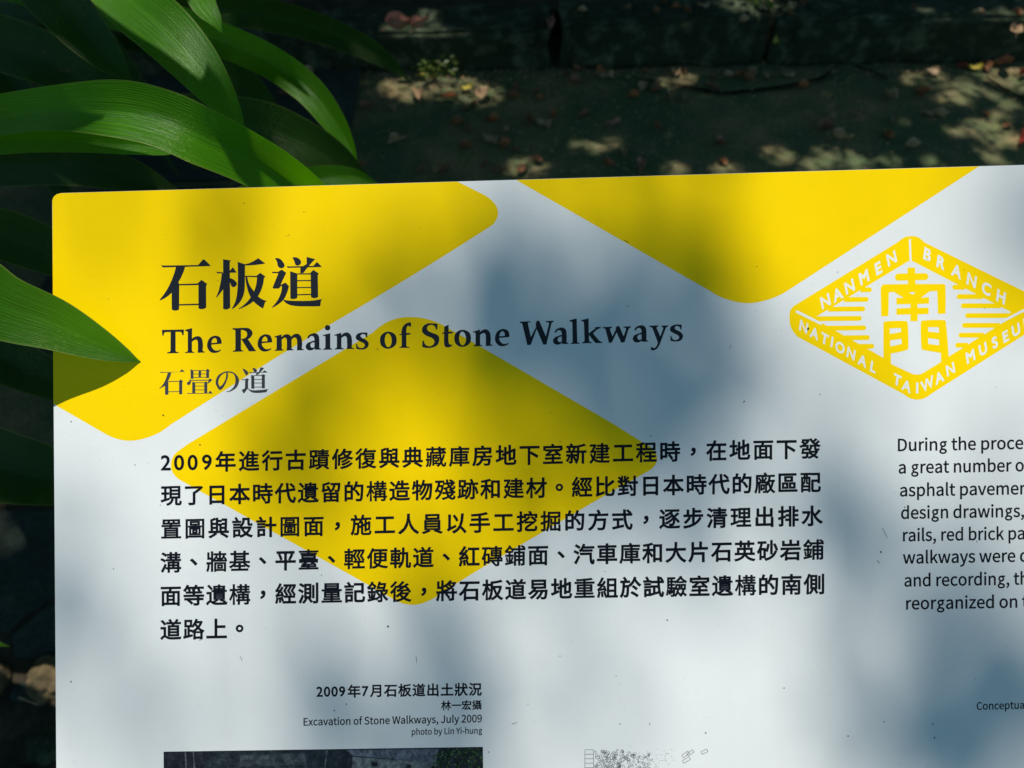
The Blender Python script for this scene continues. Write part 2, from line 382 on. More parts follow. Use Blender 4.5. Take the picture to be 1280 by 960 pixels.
def smooth_contour(pts, sub=5):
    if not any(p[2] for p in pts):
        return [(p[0], p[1]) for p in pts]
    n = len(pts); out = []
    def tan(i):
        a, b, c = pts[i - 1], pts[i], pts[(i + 1) % n]
        if not b[2]: return None
        return ((c[0] - a[0]) * 0.5, (c[1] - a[1]) * 0.5)
    for i in range(n):
        p, q = pts[i], pts[(i + 1) % n]
        tp, tq = tan(i), tan((i + 1) % n)
        if tp is None and tq is None:
            out.append((p[0], p[1])); continue
        d = (q[0] - p[0], q[1] - p[1])
        L = math.hypot(*d)
        def fit(t):
            if t is None: return d
            l = math.hypot(*t) or 1
            return (t[0] / l * L, t[1] / l * L)
        a = fit(tp); b = fit(tq)
        if tp is None: a = (2 * d[0] - b[0], 2 * d[1] - b[1]); l = math.hypot(*a) or 1; a = (a[0] / l * L, a[1] / l * L)
        if tq is None: b = (2 * d[0] - a[0], 2 * d[1] - a[1]); l = math.hypot(*b) or 1; b = (b[0] / l * L, b[1] / l * L)
        for k in range(sub):
            t = k / sub
            h1 = 2 * t**3 - 3 * t**2 + 1; h2 = t**3 - 2 * t**2 + t; h3 = -2 * t**3 + 3 * t**2; h4 = t**3 - t**2
            out.append((h1 * p[0] + h2 * a[0] + h3 * q[0] + h4 * b[0], h1 * p[1] + h2 * a[1] + h3 * q[1] + h4 * b[1]))
    return out

def fill(shapes, winding=False):
    """shapes: list of contour lists; inside = even-odd (or winding) of any one shape. -> verts, tris"""
    V = []; E = []
    for cs in shapes:
        for c in cs:
            k = len(V)
            V += [Vector(p) for p in c]
            E += [(k + i, k + (i + 1) % len(c)) for i in range(len(c))]
    r = delaunay_2d_cdt(V, E, [], 0, 1e-6)
    vs, fs = r[0], r[2]
    cen = np.array([[(vs[f[0]].x + vs[f[1]].x + vs[f[2]].x) / 3, (vs[f[0]].y + vs[f[1]].y + vs[f[2]].y) / 3] for f in fs])
    ins = np.zeros(len(fs), bool)
    X = cen[:, 0:1]; Y = cen[:, 1:2]
    for cs in shapes:
        P = np.array([p for c in cs for p in c]); Q = np.array([p for c in cs for p in (c[1:] + c[:1])])
        up = P[None, :, 1] > Y; dn = Q[None, :, 1] > Y
        with np.errstate(divide='ignore', invalid='ignore'):
            xi = P[None, :, 0] + (Y - P[None, :, 1]) * (Q[None, :, 0] - P[None, :, 0]) / (Q[None, :, 1] - P[None, :, 1])
        hit = (up != dn) & (X < xi)
        if winding: ins |= np.sum(np.where(hit, np.where(up, 1, -1), 0), axis=1) != 0
        else: ins |= np.sum(hit, axis=1) % 2 == 1
    tris = [tuple(f) for f, i in zip(fs, ins) if i]
    return [(v.x, v.y) for v in vs], tris

def embolden(cs, d):
    """move every outline outwards by d (counters shrink); outer contours are found by their area sign"""
    def area(c): return sum(c[i - 1][0] * c[i][1] - c[i][0] * c[i - 1][1] for i in range(len(c))) / 2
    big = max(cs, key=lambda c: abs(area(c)))
    sg = 1 if area(big) > 0 else -1
    out = []
    for c in cs:
        q = []
        c = [p for i, p in enumerate(c) if math.hypot(p[0] - c[i - 1][0], p[1] - c[i - 1][1]) > 1e-5]
        n = len(c)
        for i in range(n):
            a, p, b = c[i - 1], c[i], c[(i + 1) % n]
            e1 = (p[0] - a[0], p[1] - a[1]); e2 = (b[0] - p[0], b[1] - p[1])
            l1 = math.hypot(*e1); l2 = math.hypot(*e2)
            n1 = (e1[1] / l1 * sg, -e1[0] / l1 * sg); n2 = (e2[1] / l2 * sg, -e2[0] / l2 * sg)
            k = 1 + n1[0] * n2[0] + n1[1] * n2[1]
            k = max(k, 0.6)
            q.append((p[0] + (n1[0] + n2[0]) / k * d, p[1] + (n1[1] + n2[1]) / k * d))
        out.append(q)
    return out

class Print:
    """collects flat shapes in photo pixels on the board, builds one mesh"""
    def __init__(self, h): self.v = []; self.f = []; self.h = h
    def add(self, vs, fs, fn=lambda x, y: (x, y)):
        k = len(self.v)
        self.v += [fn(x, y) for x, y in vs]
        self.f += [tuple(i + k for i in f) for f in fs]
    def shapes(self, strs, fn=lambda x, y: (x, y)):
        vs, fs = fill([[smooth_contour(c) for c in parse(s)] for s in strs])
        self.add(vs, fs, fn)
    def build(self, name, mat, parent):
        P = [on_sheet(x, y, self.h) for x, y in self.v]
        F_ = []
        for f in self.f:
            n = (P[f[1]] - P[f[0]]).cross(P[f[2]] - P[f[0]])
            F_.append(f if n.dot(BN) >= 0 else f[::-1])
        return mesh_obj(name, P, F_, mat, parent)

def off(x0, y0, s, dx=0.0, dy=0.0):
    return lambda x, y: (x0 + x / s + dx, y0 + y / s + dy)

# hand-drawn outlines of the serif lettering
SERIF = {
'T': '30,158 385,152 378,243 355,243 345,202~ 325,190 250,190 250,490 262,510 300,515 300,530 115,535 115,518 156,510 168,490 170,192 88,195 68,208~ 60,250 38,252',
'h': '400,158 515,128 512,300 570,264~ 640,266~ 680,325~ 682,488 692,500 715,505 715,522 603,524 605,355~ 590,320~ 560,318~ 512,348 512,490 525,508 552,515 552,526 400,528 400,515 438,505 445,490 445,195 436,182 402,175',
'e': '985,380 822,395 832,440~ 880,486~ 935,486~ 975,470 972,490 900,525~ 820,518~ 765,460~ 755,385~ 790,295~ 870,252~ 950,268~ 982,325~|825,368 908,362 906,315~ 878,288~ 840,312~',
'R': '60,155 150,156 240,150~ 330,162~ 380,225~ 355,295~ 306,332 415,495 435,512 430,525 325,528 203,338 195,338 195,490 206,510 235,518 235,530 65,535 65,520 95,510 105,490 105,200 98,184 60,178|195,186 240,190~ 289,225~ 286,285~ 245,320~ 195,326',
'm': '728,290 845,255 845,300 900,257~ 960,258~ 1000,295 1050,252~ 1120,252~ 1165,315~ 1168,478 1176,490 1200,494 1200,508 1090,512 1090,345~ 1070,310~ 1040,310~ 1005,342 1005,480 1012,492 1035,496 1035,510 925,514 928,348~ 912,312~ 885,312~ 848,340 848,482 855,496 878,502 878,515 732,520 732,508 758,498 765,482 765,315 758,302 730,302',
'n': '525,290 640,255 640,298 700,254~ 760,260~ 803,320~ 808,480 818,498 845,502 845,515 730,518 731,352~ 715,314~ 690,312~ 642,342 642,490 650,502 680,507 680,520 535,525 535,511 562,502 570,482 570,315 560,303 528,302',
'a': '182,345 200,300~ 250,270~ 310,263~ 355,290~ 372,345~ 372,488 380,502 402,510 398,524 305,528 298,507 245,536~ 180,526~ 155,475~ 180,425~ 235,398~ 296,378 292,340~ 270,308~ 232,312~ 205,347|296,408 245,422~ 230,460~ 255,494~ 296,482',
'i': '425,293 548,262 548,488 556,505 582,512 582,524 430,528 430,515 462,505 470,485 470,320 460,306 430,305|462,175~ 474,143~ 505,131~ 536,143~ 550,175~ 536,206~ 505,219~ 474,206~',
's': '1145,255 1140,330 1120,330 1107,290~ 1070,276~ 1033,300~ 1048,332~ 1120,368~ 1165,430~ 1130,503~ 1050,525~ 965,510 960,435 980,435 1000,484~ 1050,500~ 1098,472~ 1090,430~ 1020,392~ 960,350~ 967,290~ 1030,255~ 1090,250~',
'o': '115,400~ 142,312~ 240,263~ 348,300~ 382,390~ 355,488~ 240,538~ 142,492~|192,400~ 205,325~ 242,292~ 284,325~ 302,405~ 288,478~ 250,510~ 210,480~',
'f': '458,300 465,225~ 495,165~ 555,122~ 612,118 612,182 592,185 570,168~ 546,185~ 538,230~ 538,286 602,282 600,310 538,316 538,488 548,502 588,508 588,522 425,524 425,510 453,502 462,485 462,319 416,318 432,302',
'S': '1038,140 1032,230 1008,230 990,178~ 930,155~ 872,190~ 882,245~ 960,285~ 1045,325~ 1065,400~ 1020,488~ 900,525~ 790,505 795,410 820,410 842,470~ 900,496~ 968,470~ 985,410~ 940,362~ 850,325~ 790,262~ 803,182~ 880,132~ 960,130~',
't': '65,212 138,178 138,290 205,288 198,316 138,320 140,465~ 160,492~ 202,490 195,512 140,540~ 85,530~ 66,485~ 68,321 25,328 40,306 66,294',
'W': '120,155 295,148 295,165 262,170~ 255,190 302,400 385,240 378,180 400,140 435,138 542,390 592,185 585,168 540,163 540,145 668,138 668,158 645,164 632,182 550,520 500,524 395,272 300,526 245,530 165,192 152,178 124,172',
'l': '920,132 1035,102 1045,478 1055,492 1085,496 1085,508 935,512 935,500 962,492 970,472 965,172 955,158 922,150',
'k': '210,155 330,128 332,368 440,285 430,272 440,266 525,265 520,288 470,305~ 402,370 500,485 550,508 548,520 440,524 335,392 338,485 348,502 380,508 380,522 225,528 225,512 255,502 265,485 255,195 245,178 214,172',
'w': '552,268 705,260 702,280 676,286 672,305 712,415 765,305 762,275 790,250 820,250 890,415 928,300 922,280 888,275 888,258 1008,255 1005,274 980,284 968,305 905,510 850,516 778,352 700,515 655,520 600,305 588,288 556,284',
'y': '400,245 550,240 550,260 525,266 522,285 580,415 628,290 622,270 600,262 600,244 708,240 705,258 680,266 668,285 575,535 530,610~ 480,638~ 430,635 430,590 452,584 480,602~ 515,580~ 540,512 458,292 440,270 404,263',
}
GLY = [  # glyph, crop origin, shift in photo pixels
 ('T', 200, 400, 0, 0), ('h', 200, 400, 0, 0), ('e', 200, 400, 0, 0),
 ('R', 286, 398, 0, 0), ('e', 286, 398, -22.9, 0.2), ('m', 286, 398, 0, 0), ('a', 370, 396, 0, 0), ('i', 370, 396, 0, 0), ('n', 370, 396, 6.6, -0.1), ('s', 370, 396, 0, 0),
 ('o', 466, 394, 0, 0), ('f', 466, 394, 0, 0),
 ('S', 466, 394, 0, 0), ('t', 550, 392, 0, 0), ('o', 550, 392, 8.9, -0.3), ('n', 550, 392, 0, 0), ('e', 550, 392, 9.8, -0.4),
 ('W', 640, 390, 0, 0), ('a', 640, 390, 39.1, -1.1), ('l', 640, 390, 0, 0), ('k', 710, 388, 0, 0), ('w', 710, 388, 0, 0), ('a', 780, 388, -1.2, -1.9), ('y', 780, 388, 0, 0), ('s', 780, 388, -17.2, -2.0),
]
SHI = ['62,183 100,191 622,183 690,102 712,98 805,188 800,200 90,220',
 '290,195 428,195 390,315~ 325,440 338,475 335,850 280,868~ 225,852 222,600 140,668~ 50,715 45,700 160,540~ 250,340~',
 '330,468 610,460 670,405 755,465 740,500 742,820 690,845~ 625,835 625,485 330,490', '330,770 630,762 630,785 330,792']
BAN = ['148,95 275,116 255,142 262,820 210,850~ 155,840 155,100', '50,280 65,286 150,290 150,308 65,308', '245,285 300,215 360,298 245,298',
 '135,305 160,305 158,545 60,672 50,662 100,525~', '250,380 310,400~ 362,460~ 335,508~ 290,510~ 262,455~',
 '372,135 482,172 482,350~ 470,600~ 400,750~ 290,845 285,835 350,690~ 375,450~', '475,172 570,145~ 680,80 790,162 640,182~ 480,192',
 '480,345 655,345 710,300 792,358 768,378 740,520~ 680,650~ 600,735~ 500,800~ 390,846 385,836 480,770~ 580,650~ 640,520~ 662,368 480,360',
 '488,358 520,365 550,480~ 620,580~ 700,672~ 812,722 785,740 755,836 680,790~ 600,715~ 530,580~']
DAO = ['162,108 240,115~ 305,195~ 300,240~ 250,255~ 210,225~ 195,160~',
 '120,308 210,310 265,275 335,325 300,395~ 250,505 320,470 375,522 340,640~ 280,742~ 125,850 118,842 210,725~ 255,620~ 268,525 258,520 225,560 145,562 128,548 215,330 125,330',
 '285,722 350,738~ 500,745~ 700,742~ 875,715 855,745 845,825 650,828~ 450,820~ 340,785~',
 '425,95 500,98~ 555,150~ 540,202~ 480,210~ 455,150~', '640,85 770,120 700,190~ 590,328 545,332 545,250 640,192',
 '340,220 375,228 740,220 795,160 865,230 860,238 370,250 355,250',
 '392,300 500,335 500,700 450,718~ 395,712', '490,334 690,330 740,280 825,335 808,360 812,685 760,705~ 705,690 700,350 490,350',
 '495,434 705,432 705,449 495,452', '495,538 705,535 705,552 495,555', '495,645 705,640 705,658 495,663']
J_SHI = ['75,164 520,160 575,100 645,158 75,184', '250,178 332,178 300,285~ 250,382 265,392 265,682 190,686 185,480 60,552 55,540 170,400~',
 '262,372 510,368 545,330 602,380 582,400 582,672 510,677 510,386 262,392', '262,608 512,604 512,620 262,626']
J_JO = ['770,98 840,130 840,320 775,320', '835,124 1130,123 1160,88 1217,135 1195,150 1195,300 1130,305 1130,139 835,140', '955,135 1015,135 1010,290 955,290',
 '835,202 1135,202 1135,217 835,217', '835,281 1135,278 1135,293 835,298', '758,315 770,345 1180,343 1215,308 1270,350 1165,437 1160,425 1185,362 785,365 770,430~ 730,465~ 690,440~ 700,400~ 740,380',
 '810,385 880,405 880,655 810,655', '875,402 1090,402 1120,380 1167,405 1155,420 1155,652 1085,652 1085,418 875,418',
 '875,479 1090,479 1090,495 875,495', '875,566 1090,566 1090,582 875,582', '698,646 1180,645 1218,588 1272,645 1272,657 700,664']
J_NO = ['310,630 400,602~ 488,505~ 510,385~ 478,270~ 400,235~ 300,238~ 230,275~ 175,345~ 150,420~ 162,490~ 188,530 188,598 150,575~ 92,440~ 140,300~ 250,225~ 360,203~ 490,240~ 585,380~ 540,535~ 430,618~ 330,642~',
 '316,232 352,238 346,350~ 270,525~ 190,602~ 165,560~ 188,525~ 235,485~ 300,370~']
J_DAO = ['655,145 735,180~ 782,240~ 742,292~ 715,260~', '640,376 725,370 755,346 800,380 778,400 778,560 690,672 675,660 640,600 655,592 710,560 715,390 640,390',
 '768,545 835,596~ 1000,600~ 1205,577 1185,592 1165,642 950,660~ 850,642~ 785,590~', '865,130 935,150~ 962,200~ 922,236~ 893,195~',
 '1040,118 1118,136 1000,262 950,297 942,250 1002,215', '790,223 1080,221 1120,184 1196,230 790,240', '840,278 908,297 908,570 845,572',
 '900,286 1065,282 1095,262 1142,292 1130,310 1130,562 1065,562 1065,300 900,300', '900,369 1070,368 1070,383 900,384', '900,444 1070,443 1070,458 900,459', '900,530 1070,528 1070,543 900,544']

# sans lettering outlines (humanist), em = 1000
def latin_char(ch):
    a, s = LATIN[ch]
    cs = [[(p[0] / 1000, p[1] / 1000) for p in c] for c in parse(s)]
    return fill([embolden(cs, 0.017)], True) + (a / 1000,)
_lat = {}
def latin(ch):
    if ch not in _lat: _lat[ch] = latin_char(ch)
    return _lat[ch]

_cjk = {}
def face_glyph(ch, bold):
    """one character from Blender's own built-in face, as verts and faces in em units"""
    if (ch, bold) in _cjk: return _cjk[(ch, bold)]
    c = bpy.data.curves.new('glyph', 'FONT')
    c.body = ch
    o = bpy.data.objects.new('glyph', c)
    COL.objects.link(o)
    dg = bpy.context.evaluated_depsgraph_get()
    cu = o.evaluated_get(dg).to_curve(dg)
    cs = []
    for sp in cu.splines:
        bp = sp.bezier_points; n = len(bp); pts = []
        for i in range(n):
            A, B = bp[i], bp[(i + 1) % n]
            if A.handle_right_type == 'VECTOR' and B.handle_left_type == 'VECTOR': pts.append((A.co.x, A.co.y)); continue
            pts += [(v.x, v.y) for v in interpolate_bezier(A.co, A.handle_right, B.handle_left, B.co, 5)[:-1]]
        cs.append(pts)
    o.to_curve_clear()
    bpy.data.objects.remove(o); bpy.data.curves.remove(c)
    vs, fs = fill([cs], True)
    A = sum(abs((vs[f[1]][0] - vs[f[0]][0]) * (vs[f[2]][1] - vs[f[0]][1]) - (vs[f[2]][0] - vs[f[0]][0]) * (vs[f[1]][1] - vs[f[0]][1])) / 2 for f in fs)
    k = 1.0 if bold > .03 else min(1.0, max(0.6, 1.0 - (A - 0.30) * 2.6))      # dense characters gain less weight
    vs, fs = fill([embolden(cs, bold * k)], True)
    _cjk[(ch, bold)] = (vs, fs)
    return vs, fs

def cjk_line(pr, text, x0, y0, x1, y1, em, bold=0.027, skip=0):
    """centres of first and last character given in photo pixels"""
    n = len(text)
    for i, ch in enumerate(text):
        t = i / max(1, n - 1)
        cx, cy = x0 + (x1 - x0) * t, y0 + (y1 - y0) * t
        sl = (y1 - y0) / (x1 - x0) if n > 1 else -0.0145
        vs, fs = face_glyph(ch, bold)
        ox, oy = (0.5, 0.38)
        if ch in '，。、':
            ox = sum(v[0] for v in vs) / len(vs); oy = sum(v[1] for v in vs) / len(vs) + (0.0 if ch != '，' else 0.0)
        pr.add(vs, fs, lambda x, y: (cx + (x - ox) * em, cy - (y - oy) * em + (x - ox) * em * sl))

def latin_line(pr, text, x0, y0, x1, y1, em, widen=True):
    adv = [0.0]
    for ch in text:
        adv.append(adv[-1] + (0.22 if ch == ' ' else latin(ch)[2]))
    tot = adv[-1]
    sc = math.hypot(x1 - x0, y1 - y0) / tot
    sl = (y1 - y0) / (x1 - x0)
    for ch, a in zip(text, adv):
        if ch == ' ': continue
        if ch == 'g':
            vs, fs = face_glyph('g', 0.010)
            # single-storey g of the printed face
            xs = [v[0] for v in vs]; w0 = min(xs); w1 = max(xs)
            ys = [v[1] for v in vs]; b0 = min(ys); b1 = max(ys)
            vs = [((v[0] - w0) / (w1 - w0) * 0.475 + 0.045, -0.225 + (v[1] - b0) / (b1 - b0) * 0.785) for v in vs]
        else:
            vs, fs, _ = latin(ch)
        pr.add(vs, fs, lambda x, y: (x0 + (x + a) * sc, y0 + sl * (x + a) * sc - y * em))

# ------------------------------------------------------------------ THE SIGN
sign_base = on_board(1100, 900); sign_base.z = 0
sign = empty('information_sign', sign_base)
tag(sign, 'white printed information board with yellow diamonds and Chinese and English text, on steel posts', 'sign')
TH = 0.006
def board():
    # outline with the rounded top left corner; it carries on beyond the right and bottom of the photo
    outl = [(75.6, 1700), (65, 260), (65.0, 252), (66.5, 246.5), (70.2, 242.8), (76, 241.2), (1100, 211.2), (2130, 181), (2152, 1640)]
    n = len(outl)
    top = [on_board(*p) for p in outl]
    bot = [p - BN * TH for p in top]
    bev = 0.00015
    cen = sum(top, Vector()) / n
    inner = [p + (cen - p).normalized() * bev for p in top]
    side = [p - BN * bev for p in top]
    V = inner + side + bot
    Fc = [tuple(range(n))[::-1]]
    mi = [0]
    for i in range(n):
        j = (i + 1) % n
        Fc.append((i, j, n + j, n + i)); mi.append(1)
        Fc.append((n + i, n + j, 2 * n + j, 2 * n + i)); mi.append(1)
    Fc.append(tuple(range(2 * n, 3 * n))); mi.append(1)
    return V, Fc, mi
V, Fc, mi = board()
nn = (V[Fc[0][1]] - V[Fc[0][0]]).cross(V[Fc[0][2]] - V[Fc[0][0]])
if nn.dot(BN) < 0: Fc = [f[::-1] for f in Fc]
mesh_obj('board', V, Fc, [M_WHITE, M_EDGE], sign, mat_idx=mi)

def box(verts, faces, a, b, c, o):
    """box spanned by vectors a, b, c from corner o"""
    k = len(verts)
    for w in (0, 1):
        for v in (0, 1):
            for u in (0, 1):
                verts.append(o + a * u + b * v + c * w)
    faces += [tuple(k + i for i in f) for f in ((0, 2, 3, 1), (4, 5, 7, 6), (0, 1, 5, 4), (2, 6, 7, 3), (0, 4, 6, 2), (1, 3, 7, 5))]

BU = (on_board(1280, 700) - on_board(0, 719)).normalized()
BV = BN.cross(BU)
for px in (420, 1800):
    p = on_board(px, 950) - BN * 0.016
    vs, fs = [], []
    top = p - BN * 0.004
    box(vs, fs, Vector((0.04, 0, 0)), Vector((0, 0.04, 0)), Vector((0, 0, top.z - 0.02)), Vector((top.x - 0.02, top.y - 0.02, 0)))
    mesh_obj('post', vs, fs, M_STEEL, sign)
for py in (560, 1350):
    vs, fs = [], []
    p = on_board(200, py) - BN * (TH + 0.0203)
    box(vs, fs, BU * 0.74, BV * 0.03, BN * 0.02, p)
    mesh_obj('support_rail', vs, fs, M_STEEL, sign)

# yellow diamonds
H1, H2, H3 = 0.000012, 0.000024, 0.000036
for s in (
 '65.4,250 67.0,246 70.6,243 76,241.5 572,227.0 600,241 613,249~ 621,259~ 622,271~ 613,283~ 412,406 337,452 213,531 190,545~ 160,551~ 131,542 66.8,505',
 '645,224.9 1224,207.95 985,363 962,374~ 935,379~ 908,374~ 888,364',
 '235,555 466,415.5 485,402~ 505,396.5~ 530,398~ 553,406 614,441 767,530 808,556 819,565~ 821,577~ 812,588 748,624 597,713 552,741 536,751~ 518,756~ 497,752 478,741 225,600 215.5,590~ 214,577~ 221,565'):
    p = Print(H1); p.shapes([s]); p.build('printed_diamond', M_YELLOW, sign)

p = Print(H2)
p.shapes(SHI, off(196, 316, 12)); p.shapes(BAN, off(266, 316, 12)); p.shapes(DAO, off(330, 314, 12))
p.build('chinese_title', M_INK, sign)
p = Print(H2)
for g, x0, y0, dx, dy in GLY: p.shapes([SERIF[g]], off(x0, y0, 12.8, dx, dy))
p.build('english_title', M_INK, sign)
p = Print(H2)
p.shapes(J_SHI, off(196, 456, 18.29)); p.shapes(J_JO, off(196, 456, 18.29))
p.shapes(J_NO, off(264, 452, 16.84)); p.shapes(J_DAO, off(264, 452, 16.84))
p.build('japanese_title', M_INKS, sign)

# Chinese paragraph
p = Print(H2)
for i, ch in enumerate('2009'):
    vs, fs = face_glyph(ch, 0.022)
    xs = [v[0] for v in vs]; m = (min(xs) + max(xs)) / 2
    cx = (207.2, 223.9, 240.8, 258.6)[i]
    p.add(vs, fs, lambda x, y: (cx + (x - m) * 26.5, 587.6 - 0.015 * (cx - 207) - y * 26.3))
cjk_line(p, '年進行古蹟修復與典藏庫房地下室新建工程時，在地面下發', 282, 576.8, 1012.5, 560.6, 26.6)
cjk_line(p, '現了日本時代遺留的構造物殘跡和建材。經比對日本時代的廠區配', 214, 619.2, 1013, 602.7, 26.6)
cjk_line(p, '置圖與設計圖面，施工人員以手工挖掘的方式，逐步清理出排水', 214, 661, 1015, 644.8, 26.8)
cjk_line(p, '溝、牆基、平臺、輕便軌道、紅磚鋪面、汽車庫和大片石英砂岩鋪', 213.5, 703, 1017, 687, 26.9)
cjk_line(p, '面等遺構，經測量記錄後，將石板道易地重組於試驗室遺構的南側', 213.5, 744.6, 1018, 730, 27.0)
cjk_line(p, '道路上。', 213.5, 787, 299.5, 785.6, 27.1)
p.build('chinese_text', M_INKT, sign)

# English paragraph (cut by the right of the photo)
p = Print(H2)
for t, x0, y0, x1, y1 in (
 ('During the proce', 1120.6, 563.9, 1279.6, 561.0), ('a great number of', 1122.4, 591.8, 1287, 588.8), ('asphalt pavemen', 1124, 620.4, 1286, 617.6),
 ('design drawings,', 1125.5, 648.5, 1281, 645.9), ('rails, red brick pa', 1127.2, 676.6, 1282, 674.0), ('walkways were d', 1128.4, 704.5, 1286.5, 701.8),
 ('and recording, th', 1129.6, 733.1, 1286, 730.4), ('reorganized on t', 1131.0, 761.8, 1285, 759.2)):
    latin_line(p, t, x0, y0, x1, y1, 20.7)
p.build('english_text', M_INKT, sign)

# captions
p = Print(H2)
xs_ = [399.5, 408.8, 418.2, 427.6]
for cx, ch in zip(xs_ + [456.6], '20097'):
    vs, fs = face_glyph(ch, 0.026)
    xs = [v[0] for v in vs]; m = (min(xs) + max(xs)) / 2
    p.add(vs, fs, lambda x, y: (cx + (x - m) * 16.6, 870.6 - 0.015 * (cx - 399) - y * 17.2))
cjk_line(p, '年', 442.6, 864, 442.6, 864, 16.8, 0.028)
cjk_line(p, '月石板道出土狀況', 470.8, 863.2, 594, 861.6, 16.8, 0.028)
cjk_line(p, '林一宏攝', 557.6, 881.8, 596.2, 881.2, 12.6, 0.026)
latin_line(p, 'Excavation of Stone Walkways, July 2009', 378.4, 907.0, 602.8, 902.6, 12.5)
latin_line(p, 'photo by Lin Yi-hung', 514, 918.6, 603, 916.8, 10.3)
p.build('photograph_caption', M_INKT, sign)
p = Print(H2)
latin_line(p, 'Conceptual', 1220.3, 887.2, 1284.5, 885.6, 12.6)
p.build('drawing_caption', M_INKT, sign)

# emblem
EM = off(960, 280, 4)
p = Print(H1)
outer = '650,90 685,66~ 712,61~ 745,64~ 782,92 1320,356 1366,395~ 1372,435~ 1362,485~ 1322,528 815,850 780,872~ 750,878~ 715,873~ 680,852 150,565 116,520~ 107,470~ 113,430~ 142,402'
inner = '690,193 712,185~ 735,192 1215,440 1183,488 905,662 865,690 775,745 748,753~ 718,748 615,700 575,668 265,492 243,462'
p.shapes([outer + '|' + inner], EM)
p.build('emblem_border', M_EMBLEM, sign)
p = Print(H2)
def cap(pr, x0, x1, y, r, round_l, round_r, fn, slope=-0.01):
    pts = []
    def arc(cx, a0, a1):
        for k in range(7):
            a = math.radians(a0 + (a1 - a0) * k / 6)
            pts.append((cx + r * math.cos(a), y + r * math.sin(a) + slope * (cx - x0)))
    if round_r: arc(x1 - r, -90, 90)
    else: pts.extend([(x1, y - r), (x1, y + r)])
    if round_l: arc(x0 + r, 90, 270)
    else: pts.extend([(x0, y + r), (x0, y - r)])
    pr.add(*fill([[pts]]), fn)
for y, a, b in ((329, 462, 519), (378, 380, 503), (426, 300, 486), (474, 225, 468), (521, 290, 491), (569, 372, 509), (612, 455, 531)):
    cap(p, a, b, y, 12, False, True, EM)
for y, a, b in ((316, 921, 985), (363, 943, 1075), (409, 964, 1165), (458, 986, 1225), (507, 970, 1160), (556, 953, 1080), (606, 936, 1000)):
    cap(p, a, b, y, 12, True, False, EM)
p.shapes(['697,218 735,218 737,300 880,300 887,312~ 887,448 850,450 846,335 810,336 765,368 805,366 805,398 748,400 748,420 803,418 803,450 748,452 748,486 712,486 712,452 642,454 642,422 712,420 712,400 642,402 642,368 678,370 630,340 604,342 602,460 566,462 563,318 575,302 700,300|705,342 738,341 722,354'], EM)
p.build('emblem_motif', M_EMBLEM, sign)
p = Print(H2 + 0.000006)
p.shapes(['650,248 788,246 800,256~ 800,270~ 788,280 650,283 637,275~ 637,257~'], EM)
p.build('emblem_motif', M_EMBLEM, sign)
for gate in ('577,496 586,487~ 690,485 698,494~ 702,622 694,630~ 614,648 615,715 577,690|608,522 664,520 665,540 610,550|610,582 667,574 668,600 612,612',
             '764,492 772,483~ 880,480 889,488~ 905,700 866,712 864,645 776,630 767,620~|800,516 853,516 855,543 802,538|800,570 855,578 856,606 802,600'):
    p = Print(H2 + 0.000006)
    p.shapes([gate], EM)
    p.build('emblem_gate', M_EMBLEM, sign)
p = Print(H3)
def bar(pr, x0, y0, x1, y1, w, fn):
    dx, dy = x1 - x0, y1 - y0; L = math.hypot(dx, dy); nx, ny = -dy / L * w / 2, dx / L * w / 2
    pr.add([(x0 + nx, y0 + ny), (x1 + nx, y1 + ny), (x1 - nx, y1 - ny), (x0 - nx, y0 - ny)], [(0, 1, 2, 3)], fn)
bar(p, 709, 76, 713, 190, 10, EM); bar(p, 140, 436, 268, 500, 13, EM); bar(p, 1178, 484, 1340, 400, 12, EM)
def emletters(txt, cen, ang, tilt, size=80):
    a = math.radians(ang); b = math.radians(tilt)
    for ch, (cx, cy) in zip(txt, cen):
        vs, fs = face_glyph(ch, 0.034)
        xs = [v[0] for v in vs]; ys = [v[1] for v in vs]
        mx, my = (min(xs) + max(xs)) / 2, (min(ys) + max(ys)) / 2
        def fn(x, y):
            u, v = (x - mx) * size * 0.92, (y - my) * size
            X = cx + u * math.cos(a) + v * math.sin(b)
            Y = cy - u * math.sin(a) - v * math.cos(b)
            return EM(X, Y)
        p.add(vs, fs, fn)
emletters('NANMEN', [(287, 386), (348, 352), (408, 313), (480, 266), (552, 221), (618, 172)], 30, -12)
emletters('BRANCH', [(797, 153), (865, 193), (943, 236), (1018, 282), (1092, 324), (1165, 364)], -27, 8)
emletters('NATIONAL', [(178, 514), (232, 547), (283, 574), (320, 590), (360, 618), (415, 648), (472, 684), (526, 716)], -28, 9, 70)
emletters('TA', [(646, 780), (693, 810)], -26, 8, 72)
emletters('I', [(746, 820)], 0, 0, 72)
emletters('WAN', [(797, 800), (856, 768), (912, 726)], 30, -10, 72)
emletters('MUSEUM', [(1012, 662), (1075, 626), (1134, 592), (1188, 562), (1240, 530), (1300, 490)], 30, -10, 74)
p.build('emblem_lettering', M_EMBW, sign)

